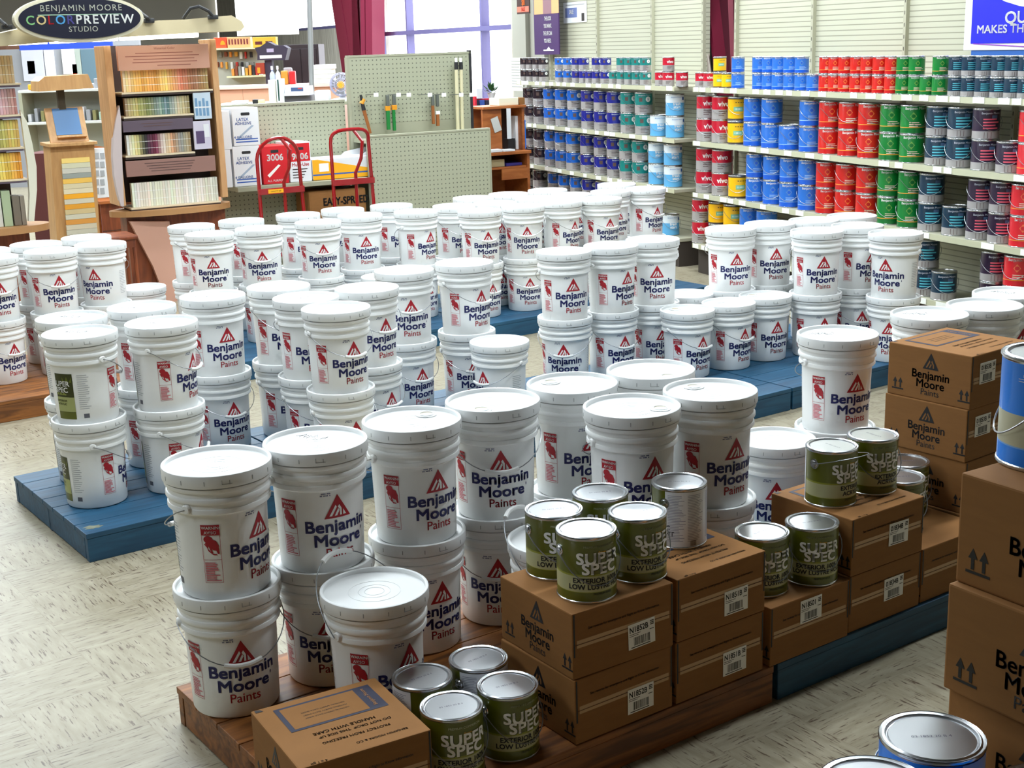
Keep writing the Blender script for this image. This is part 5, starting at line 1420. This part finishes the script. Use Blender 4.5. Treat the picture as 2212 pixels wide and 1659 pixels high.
# lectern kiosk between the towers
KP = Plane(at_y(160, 400, 12.3).xy, TG)
OAK = wood_mat('kiosk_oak', (176, 132, 84), (196, 152, 100), .45, 2, (8, 8, 1.2), .05)
r = Rig(KP, 162, 500, 'sample_kiosk', 'oak lectern kiosk with small roof, blue slanted board and striped front', 'display stand', None, 0)
xb0, _ = r.P(118, 505); xb1, _ = r.P(212, 505); xt0, zt = r.P(110, 318); xt1, _ = r.P(205, 312)
b = MB(); b.prism([(xb0 + .01, 0), (xb1 + .01, 0), (xt1, zt), (xt0, zt)], (0, .03, 0), (1, 0, 0), (0, 0, 1), (0, .30, 0), OAK); r.part('body', b)
b = MB(); b.box((xt0 - .02, -.02, zt), (xt1 + .02, .36, zt + .03), OAK, None, .004); r.part('ledge', b)
cols = [(236, 206, 120), (206, 204, 176), (198, 196, 184), (150, 156, 150), (236, 190, 90), (214, 202, 166), (222, 210, 178), (242, 170, 40), (206, 200, 180), (226, 158, 50), (206, 186, 140), (204, 200, 180), (216, 150, 70), (210, 200, 176), (200, 196, 178)]
b = MB()
for i, c in enumerate(cols):
    v = 341 + i * 11.0; r.box(b, 133 + i * .8, v, 194 + i * 1.2, v + 10.6, .012, .03, mat('stripe_%d_%d_%d' % c, c, .5))
r.part('striped_panel', b)
_, z3 = r.P(155, 310); _, z4 = r.P(155, 234)
b = MB(); x0, _ = r.P(108, 270); x1, _ = r.P(192, 270)
M = Matrix.Translation((0, .05, zt + .03)) @ Matrix.Rotation(R(-22), 4, 'X')
b.box((x0, 0, 0), (x1, .03, z4 - zt), OAK, M, .004); r.part('slanted_back', b)
b = MB(); xa, _ = r.P(124, 270); xc, _ = r.P(180, 270); b.box((xa, -.006, .07), (xc, -.001, z4 - zt - .01), mat('board_steel_blue', (70, 116, 166), .4), M); r.part('blue_board', b)
b = MB(); b.box((xa, -.04, .035), (xc + .03, .0, .055), OAK, M, .003); r.part('book_rest', b)
xp, zc = r.P(140, 197); b = MB(); b.box((xp - .03, .16, zt + .03), (xp + .03, .22, zc + .06), mat('post_dark_olive', (70, 60, 40), .5)); r.part('post', b)
b = MB(); r.prism(b, [(84, 198), (84, 176), (96, 166), (190, 160), (203, 190)], -.05, .30, OAK); r.part('roof', b)
b = MB(); r.box(b, 201, 320, 231, 428, .06, .10, KW, .004); o = r.part('leaflet_rack', b)
b = MB()
for i in range(2):
    for j in range(5): r.box(b, 205 + i * 12, 330 + j * 19, 214 + i * 12, 343 + j * 19, .056, .06, GREYT)
r.part('leaflet', b, o)

# dark red wood stool and cherry counter beside the towers
r = Rig(Plane(at_y(272, 560, 10.05).xy, TG), 272, 610, 'wooden_stool', 'dark cherry wood stool in front of the tall display tower', 'stool', None, 0)
xa, zs = r.P(238, 513); xc, _ = r.P(297, 511)
b = MB(); b.box((xa, -.02, zs - .03), (xc, .30, zs), CHERRY, None, .010); r.part('seat', b)
for x in (xa + .03, xc - .03):
    for y in (.01, .26):
        b = MB(); b.tube([(x, y, zs - .03), (x * 1.06, y, .0)], .014, CHERRY, 8); r.part('leg', b)
b = MB(); b.box((xa + .02, -.005, zs - .09), (xc - .02, .02, zs - .03), CHERRY); r.part('apron', b)
CT = Plane(at_y(235, 400, 13.4).xy, TG)
r = Rig(CT, 240, 480, 'reception_counter', 'orange wood counter behind the leaflet rack', 'counter', None, 0)
x0, zt = r.P(198, 308); x1, zt2 = r.P(300, 330); _, zm = r.P(240, 432)
b = MB(); b.prism([(x0, 0), (x1, 0), (x1, zt2), (x0 + .1, zt - .05), (x0, zt)], (0, .30, 0), (1, 0, 0), (0, 0, 1), (0, .04, 0), ORW); r.part('back_panel', b)
b = MB(); b.box((x0, -.05, zm - .03), (x1, .30, zm), ORW, None, .004); r.part('counter_top', b)
b = MB(); b.box((x0 + .02, 0, 0), (x1, .03, zm - .03), CHERRY); b.box((x0 + .02, -.002, zm * .45), (x1, 0, zm * .46), BLK); r.part('front', b)


# ================================================================== BACKGROUND BEHIND THE COUNTERS
ZX = (1.0, 0.0)
PK = Plane(at_y(600, 185, 14.4).xy, ZX)
r = Rig(PK, 600, 220, 'service_counter', 'long peach laminate service counter behind the low pegboard', 'counter', None, 0)
PL_ = mat('laminate_peach', (232, 172, 142), .5); PL2 = mat('laminate_pink_edge', (246, 206, 196), .5)
x0, zt = r.P(452, 190); x1, _ = r.P(738, 185); zt = r.P(600, 184)[1]
b = MB(); b.box((x0, 0, 0), (x1, .55, zt - .03), PL_); r.part('body', b)
b = MB(); b.box((x0 - .01, -.03, zt - .03), (x1 + .01, .58, zt), PL2, None, .004); r.part('counter_top', b)
b = MB()
for k in range(1, 4): b.box((x0 + (x1 - x0) * k / 4 - .002, -.002, 0), (x0 + (x1 - x0) * k / 4 + .002, .0, zt - .03), mat('laminate_joint', (190, 134, 108), .6))
r.part('joint_strip', b)
ZC = zt
TB = Plane(at_y(600, 222, 13.2).xy, ZX)
r = Rig(TB, 600, 222, 'work_table', 'plain work table hidden behind the low pegboard carrying the register', 'table', None, 0)
ZW = r.z0 + r.P(600, 223)[1]; x0, _ = r.P(462, 223); x1, _ = r.P(768, 223)
b = MB(); b.box((x0, -.05, ZW - .03), (x1, .60, ZW), PLAINB, None, .004); r.part('table_top', b)
for x in (x0 + .03, x1 - .06):
    for y in (0, .52):
        b = MB(); b.box((x, y, 0), (x + .04, y + .04, ZW - .03), PLAINB); r.part('leg', b)
item('cup_tower', 'white ridged stack of paper cups left of the register', 'cups', TB.off(.05), 580, 172, 596, 222, .10, mat('paper_cup_white', (232, 230, 214), .6), None, ZW + .001)
r = Rig(TB.off(.02), 605, 222, 'phone_tower', 'narrow white and green upright box beside the register', 'box', None, ZW + .001)
b = MB(); r.box(b, 597, 170, 613, 222, 0, .10, KW, .004); r.part('box_body', b); b = MB(); r.box(b, 600, 172, 603, 218, -.002, .0, mat('print_dark_green', (20, 70, 60), .5)); r.part('stripe', b)
r = Rig(TB.off(.05), 642, 222, 'cash_register', 'white cash register with small coloured screen behind the pegboard', 'cash register', None, ZW + .001)
b = MB(); x0, x1, z0, z1 = r.box(b, 614, 206, 672, 222, 0, .32, mat('register_dark', (96, 92, 100), .5), .006); r.part('base', b)
b = MB(); _, zh = r.P(642, 187); b.prism([(-.05, z1), (.30, z1), (.26, zh), (.06, zh)], (x0 + .01, 0, 0), (0, 1, 0), (0, 0, 1), (x1 - x0 - .02, 0, 0), KW); r.part('housing', b)
b = MB(); b.box((x0 + .07, .00, z1 + .03), (x1 - .07, .012, zh - .008), mat('screen_blue_grey', (70, 90, 130), .3)); b.box((x1 - .12, -.002, z1 + .06), (x1 - .08, .0, zh - .015), mat('screen_red', (200, 70, 60), .4)); r.part('screen', b)
item('receipt_pile', 'crumpled white papers and binder between pole and fan', 'papers', TB.off(.04), 679, 196, 710, 220, .20, KW, None, ZW + .001, 0, .02)
item('small_black_box', 'small black card reader at the left end of the work table', 'card reader', TB.off(.03), 545, 213, 556, 222, .08, BLK, None, ZW + .001)
item('cream_tube', 'small cream tube roll next to the card reader', 'roll', TB.off(.03), 557, 214, 570, 222, .07, CREAM, None, ZW + .001)
item('open_ledger', 'white open ledger with dark clip on the left of the work table', 'book', TB.off(.03), 500, 216, 530, 223, .18, KW, None, ZW + .001)
r = Rig(TB.off(.10), 735, 222, 'desk_fan', 'round desk fan with clear cage and yellow hub on white stem', 'fan', None, ZW + .001)
xf, zf = r.P(737, 183); rad = r.P(762, 183)[0] - xf
b = MB(); b.lathe([(.10, 0), (.10, .02), (.03, .03), (.024, zf - rad * .3)], KW, 20, Matrix.Translation((xf, .07, 0)), True, True); r.part('stand', b)
cg = mat('fan_cage_lilac', (170, 170, 196), .4)
b = MB()
for yy, k in ((-.04, .55), (0, .9), (.03, 1), (.06, .9)):
    b.tube([(xf + rad * k * math.cos(2 * PI * i / 28), yy, zf + rad * k * math.sin(2 * PI * i / 28)) for i in range(28)], .005, cg, 5, None, True)
for i in range(20):
    a = 2 * PI * i / 20; c, s = math.cos(a), math.sin(a)
    b.tube([(xf + rad * .2 * c, -.055, zf + rad * .2 * s), (xf + rad * .7 * c, -.03, zf + rad * .7 * s), (xf + rad * c, .03, zf + rad * s)], .0025, cg, 4)
r.part('cage', b)
b = MB()
for i in range(4):
    a = 2 * PI * i / 4; pts = [(.03, -.02), (.7 * rad, -.07), (.85 * rad, .02), (.03, .03)]
    ux = Vector((math.cos(a), 0, math.sin(a))); uy = Vector((-math.sin(a) * .9, .35, math.cos(a) * .9)); b.prism(pts, (xf, .012, zf), ux, uy, (0, .004, 0), mat('fan_blade_grey', (170, 172, 184), .4))
r.part('blades', b)
b = MB(); b.lathe([(.034, 0), (.034, .04), (.0, .04)], mat('fan_hub_yellow', (232, 170, 40), .5), 18, Matrix.Translation((xf, -.055, zf)) @ Matrix.Rotation(-PI / 2, 4, 'X'), True); r.part('hub', b)
r = Rig(Plane(at_y(673, 210, 13.9).xy, ZX), 674, 210, 'steel_pole', 'thin grey steel pole rising behind the work table', 'pole', None, 0)
a, za = r.P(674, 215); c, zc = r.P(668.5, 0); k = (c - a) / (zc - za)
b = MB(); b.tube([(a - k * za, 0, .0), (a + k * (CEIL - .01 - za), 0, CEIL - .01)], .026, mat('pole_grey', (160, 162, 164), .35, metal=.5), 12); r.part('shaft', b)
b = MB(); b.lathe([(.07, 0), (.07, .012), (.03, .02)], mat('pole_grey', (160, 162, 164), .35), 16, Matrix.Translation((a - k * za, 0, 0)), True, True); r.part('base_plate', b)
# goods standing on the service counter
for i, (v0, v1) in enumerate(((171, 181), (161, 171), (151, 161), (141, 151))):
    hh = hgt(PK.off(.08), 695, v0, v1)
    item('white_carton', ['lowest flat white carton in the stack right of the pole', 'third flat white carton down right of the pole', 'second flat white carton down right of the pole', 'topmost flat white carton right of the pole'][i], 'box', PK.off(.08), 676 - (i % 2), v0, 718 - (i % 3), v1, .35, mat('carton_ivory', (230, 232, 220), .55), 'flat white cartons on the service counter', ZC + .001 + i * (hh + .001))
def bottle(label, u, v0, v1, w, mt, cap, z, pl, group=None):
    s, za = pl.at(u, v1); _, zb = pl.at(u, v0); h = zb - za
    t = thing('spray_bottle', label, 'bottle', pl.w(s, 0, z), 0, group)
    b = MB(); b.lathe([(w * .9, 0), (w, .01), (w, h * .5), (w * .8, h * .62), (w * .3, h * .72), (w * .3, h * .8)], mt, 16, None, True, True); put('bottle_body', b, t)
    b = MB(); b.box((-w * .35, -w * .8, h * .8), (w * .35, w * .5, h), cap, None, .004); put('trigger', b, t)
PKB = PK.off(.12)
bottle('left pale blue spray bottle on the service counter', 589, 131, 172, .028, mat('bottle_pale_blue', (176, 190, 226), .3), KW, ZC + .001, PKB)
bottle('right white spray bottle on the service counter', 601, 131, 172, .028, mat('bottle_white', (224, 226, 240), .3), KW, ZC + .001, PKB)
item('snack_bag', 'orange packet on the service counter beside the bottles', 'packet', PKB, 606, 142, 621, 172, .08, mat('packet_orange', (232, 140, 50), .4), None, ZC + .001, 0, .02)
item('snack_bag', 'grey-topped packet between the orange and red ones', 'packet', PKB.off(.1), 612, 136, 630, 172, .08, mat('packet_grey', (150, 150, 156), .4), None, ZC + .001, 0, .02)
item('snack_bag', 'red packet at the right of the counter goods', 'packet', PKB, 624, 143, 637, 172, .08, mat('packet_red', (206, 30, 36), .4), None, ZC + .001, 0, .02)
# house-shaped display and dark cabinet
PQ = Plane(at_y(600, 150, 15.6).xy, ZX)
HB = mat('display_violet_black', (46, 40, 62), .5)
r = Rig(PQ, 585, 180, 'house_shaped_display', 'dark house-shaped display stand with white printed strip', 'display stand', None, 0)
b = MB(); r.prism(b, [(556, 130), (556, 116), (550, 103), (562, 101), (578, 90), (594, 98), (612, 98), (622, 104), (616, 130)], 0, .25, HB); r.part('roof_board', b)
b = MB(); x0, _ = r.P(560, 130); x1, zt = r.P(585, 130); b.box((x0 + .05, .05, 0), (x1, .20, zt), HB); r.part('stand', b)
b = MB(); r.box(b, 561, 119, 609, 126, -.003, 0, KW); r.box(b, 576, 105, 591, 113, -.003, 0, mat('print_lilac_grey', (170, 164, 196), .5)); r.part('print', b)
b = MB(); r.box(b, 553, 136, 571, 160, .0, .05, mat('picture_rust', (150, 50, 24), .5)); r.box(b, 556, 146, 562, 158, -.002, .0, AM); r.part('picture_panel', b)
r = Rig(Plane(at_y(650, 150, 16.6).xy, ZX), 650, 180, 'dark_cabinet', 'large near-black cabinet behind the pole and counter', 'cabinet', None, 0)
b = MB(); x0, x1, z0, z1 = r.box(MB(), 612, 96, 690, 180, 0, .6, BLK); DKC = mat('cabinet_black_plum', (38, 26, 36), .5); b.box((x0, 0, 0), (x1, .55, z1), DKC, None, .006); r.part('carcass', b)
b = MB(); b.box((x0 + .03, -.015, .05), ((x0 + x1) / 2 - .005, 0, z1 - .05), DKC, None, .004); r.part('door', b); b = MB(); b.box(((x0 + x1) / 2 + .005, -.015, .05), (x1 - .03, 0, z1 - .05), DKC, None, .004); r.part('door', b)
# pegboard wall of small goods above the counter
PM_ = Plane(at_y(520, 150, 17.0).xy, ZX)
r = Rig(PM_, 520, 180, 'goods_panel', 'grey wall panel hung with small packaged goods beside the sample tower', 'display panel', None, 0)
x0, zt = r.P(440, 98); x1, _ = r.P(572, 98); b = MB(); b.box((x0, 0, 0), (x1, .05, zt), mat('panel_grey_green', (178, 180, 168), .6)); r.part('board', b)
_, zs = r.P(520, 163); b = MB(); b.box((x0 + .3, -.25, zs - .02), (x1, 0, zs), mat('shelf_pale', (216, 216, 176), .5)); r.part('shelf', b)
b = MB(); b.box((x0, -.26, r.P(520, 103)[1] - .02), (x1, 0, r.P(520, 103)[1]), mat('shelf_pale', (216, 216, 176), .5)); r.part('shelf', b); zs2 = r.z0 + r.P(520, 103)[1]
rn = random.Random(21)
PAL = [('orange', (226, 146, 60)), ('silver', (180, 182, 184)), ('white', (228, 230, 228)), ('brown', (130, 66, 40)), ('black', (40, 36, 40)), ('amber', (216, 160, 60)), ('grey', (140, 140, 136)), ('red', (196, 50, 40))]
cnt = 0
for i in range(9):
    nm, c = PAL[(i * 3 + i // 3) % 8]; u = 500 + i * 7.4; hh = rn.uniform(14, 24)
    cnt += 1; item('packaged_tool', f'{nm} packet, {ORD[cnt]} from left on the pale shelf of the grey goods panel', 'packet', PM_.off(-.2), u, 163 - hh, u + 6, 163, .08, mat('goods_' + nm, c, .5), 'packets on the grey goods panel shelf', zs + .001 + r.z0, 0, .006)
for k, (v, n0) in enumerate(((112, 8), (134, 8))):
    for i in range(n0):
        nm, c = PAL[(i * 5 + k * 2 + 1) % 8]; u = 462 + i * 11 + k * 3; hh = rn.uniform(10, 17); b = MB()
        r.box(b, u, v, u + rn.uniform(4, 7), v + hh, -.06, -.005, mat('goods_' + nm, c, .5), .006); r.part('hanging_packet', b)
for i, (u0, u1, nm, c) in enumerate(((462, 489, 'red and orange boxed sign', (222, 70, 34)), (491, 541, 'peach boxed sign with dark bars', (226, 160, 110)), (546, 596, 'yellow boxed sign with dark windows', (240, 196, 60)))):
    def pr_(b, w, h, i=i):
        if i == 0: b.poly([(.03 * math.cos(PI * q / 10), .05 * math.sin(PI * q / 10)) for q in range(11)], (w * .2, -.002, h * .3), (1, 0, 0), (0, 0, 1), AM)
        if i == 1:
            for q in range(7): b.poly([(0, 0), (.018, 0), (.018, h * .5), (0, h * .5)], (-w * .45 + q * w * .13, -.002, h * .3), (1, 0, 0), (0, 0, 1), mat('print_maroon', (110, 40, 40), .5))
        if i == 2:
            for q in range(2): b.poly([(0, 0), (w * .3, 0), (w * .3, h * .3), (0, h * .3)], (-w * .4 + q * w * .45, -.002, h * .3), (1, 0, 0), (0, 0, 1), mat('print_maroon', (110, 40, 40), .5))
    item('boxed_sign', nm + ' on the top shelf of the goods panel', 'box', PM_.off(-.22) if i < 2 else PQ.off(.4), u0, 80, u1, 103, .15, mat('sign_box_%d' % i, c, .5), 'boxed signs above the goods panel', zs2 + .001 if i < 2 else None, extra=pr_)
# plain white hanging board, not a light box, under the high window
item('blank_white_board', 'large blank white board hanging high left of the pole', 'board', Plane(at_y(620, 60, 18.5).xy, ZX), 507, -60, 640, 76, .08, mat('board_bright_white', (250, 250, 250), .6))

# ------------------------------------------------------------------ aisle shelves behind the kiosk, far left
PB = Plane(at_y(150, 240, 16.0).xy, ZX)
r = Rig(PB, 150, 300, 'aisle_shelf', 'long low aisle shelf with mixed goods behind the oak kiosk', 'shelves', None, 0)
x0, z1 = r.P(38, 196); x1, _ = r.P(258, 196); _, z2 = r.P(150, 262)
b = MB(); b.box((x0, .40, 0), (x1, .45, z1 - .02), mat('panel_grey_green', (178, 180, 168), .6)); r.part('back_panel', b)
for zz in (z1, z2, .45): b = MB(); b.box((x0, 0, zz - .03), (x1, .40, zz), mat('shelf_pale_grey', (206, 208, 204), .5), None, .004); r.part('shelf', b)
b = MB(); b.box((x0, 0, 0), (x0 + .04, .40, z1 - .03), PLAINB); r.part('end_panel', b); b = MB(); b.box((x1 - .04, 0, 0), (x1, .40, z1 - .03), PLAINB); r.part('end_panel', b)
COLS = [('violet', (80, 76, 170)), ('white', (226, 228, 232)), ('pale green', (170, 196, 176)), ('orange', (236, 160, 30)), ('grey', (150, 152, 158)), ('dark', (56, 50, 56)), ('pink', (206, 140, 150)), ('olive', (130, 126, 80))]
for z, row, v1, us in ((z1, 'top', 196, range(60, 250, 13)), (z2, 'middle', 262, range(46, 250, 14)), (.45, 'lower', 330, range(60, 118, 14))):
    cc = {}
    for i, u in enumerate(us):
        nm, c = COLS[(i * 3 + len(row)) % 8]; cc[nm] = cc.get(nm, 0) + 1; hh = rn.uniform(14, 30) * (.7 if row == 'top' else 1)
        item('packaged_goods', f'{nm} package, {ORD[cc[nm]]} of its colour on the {row} board of the aisle shelf', 'package', PB.off(.06), u, v1 - hh, u + rn.uniform(6, 10), v1, .12, mat('pack_' + nm.replace(' ', '_'), c, .5), 'packages on the aisle shelf', z + .001, 0, .012)
PV = Plane(at_y(150, 150, 21.0).xy, ZX)
r = Rig(PV, 150, 170, 'partition_board', 'grey partition with pale panels, painted window glare and grey-blue door far behind the kiosk', 'partition', None, 0)
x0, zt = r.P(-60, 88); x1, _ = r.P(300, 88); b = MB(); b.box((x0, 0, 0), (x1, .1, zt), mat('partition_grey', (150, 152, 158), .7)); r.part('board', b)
for u0, u1, v0, v1, nm, c in ((48, 95, 106, 175, 'pale_panel', (206, 208, 222)), (59, 76, 131, 160, 'blue_grey_screen', (96, 108, 156)), (97, 118, 108, 170, 'white_panel', (238, 240, 246)), (134, 164, 104, 160, 'white_panel', (250, 250, 252)), (164, 176, 104, 190, 'grey_green_frame', (170, 180, 172)), (177, 208, 106, 190, 'grey_blue_door', (96, 122, 136)), (208, 222, 106, 190, 'brown_post', (96, 54, 40)), (156, 167, 138, 160, 'red_jacket', (226, 70, 20))):  # wider white panel stands in for a bright window, its glare painted white
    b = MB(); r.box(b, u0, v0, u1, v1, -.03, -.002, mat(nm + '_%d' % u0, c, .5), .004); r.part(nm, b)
item('blue_fascia', 'bright blue fascia board behind the oval sign', 'fascia', Plane(at_y(150, 98, 19.0).xy, ZX), 40, 88, 242, 106, .06, mat('fascia_blue', (30, 70, 196), .5))
item('blue_crate', 'blue plastic crate on the floor left of the kiosk', 'crate', Plane(at_y(108, 420, 13.8).xy, ZX), 98, 384, 124, 438, .35, mat('crate_blue', (40, 74, 190), .45), None, .0)
item('dark_gap_block', 'dark red-brown block filling the dark gap between left tower and kiosk', 'cabinet', Plane(at_y(85, 380, 14.4).xy, ZX), 60, 272, 112, 470, .45, mat('gap_maroon_brown', (84, 36, 34), .6), None, .0)  # added plain block standing in for the goods in the dark gap
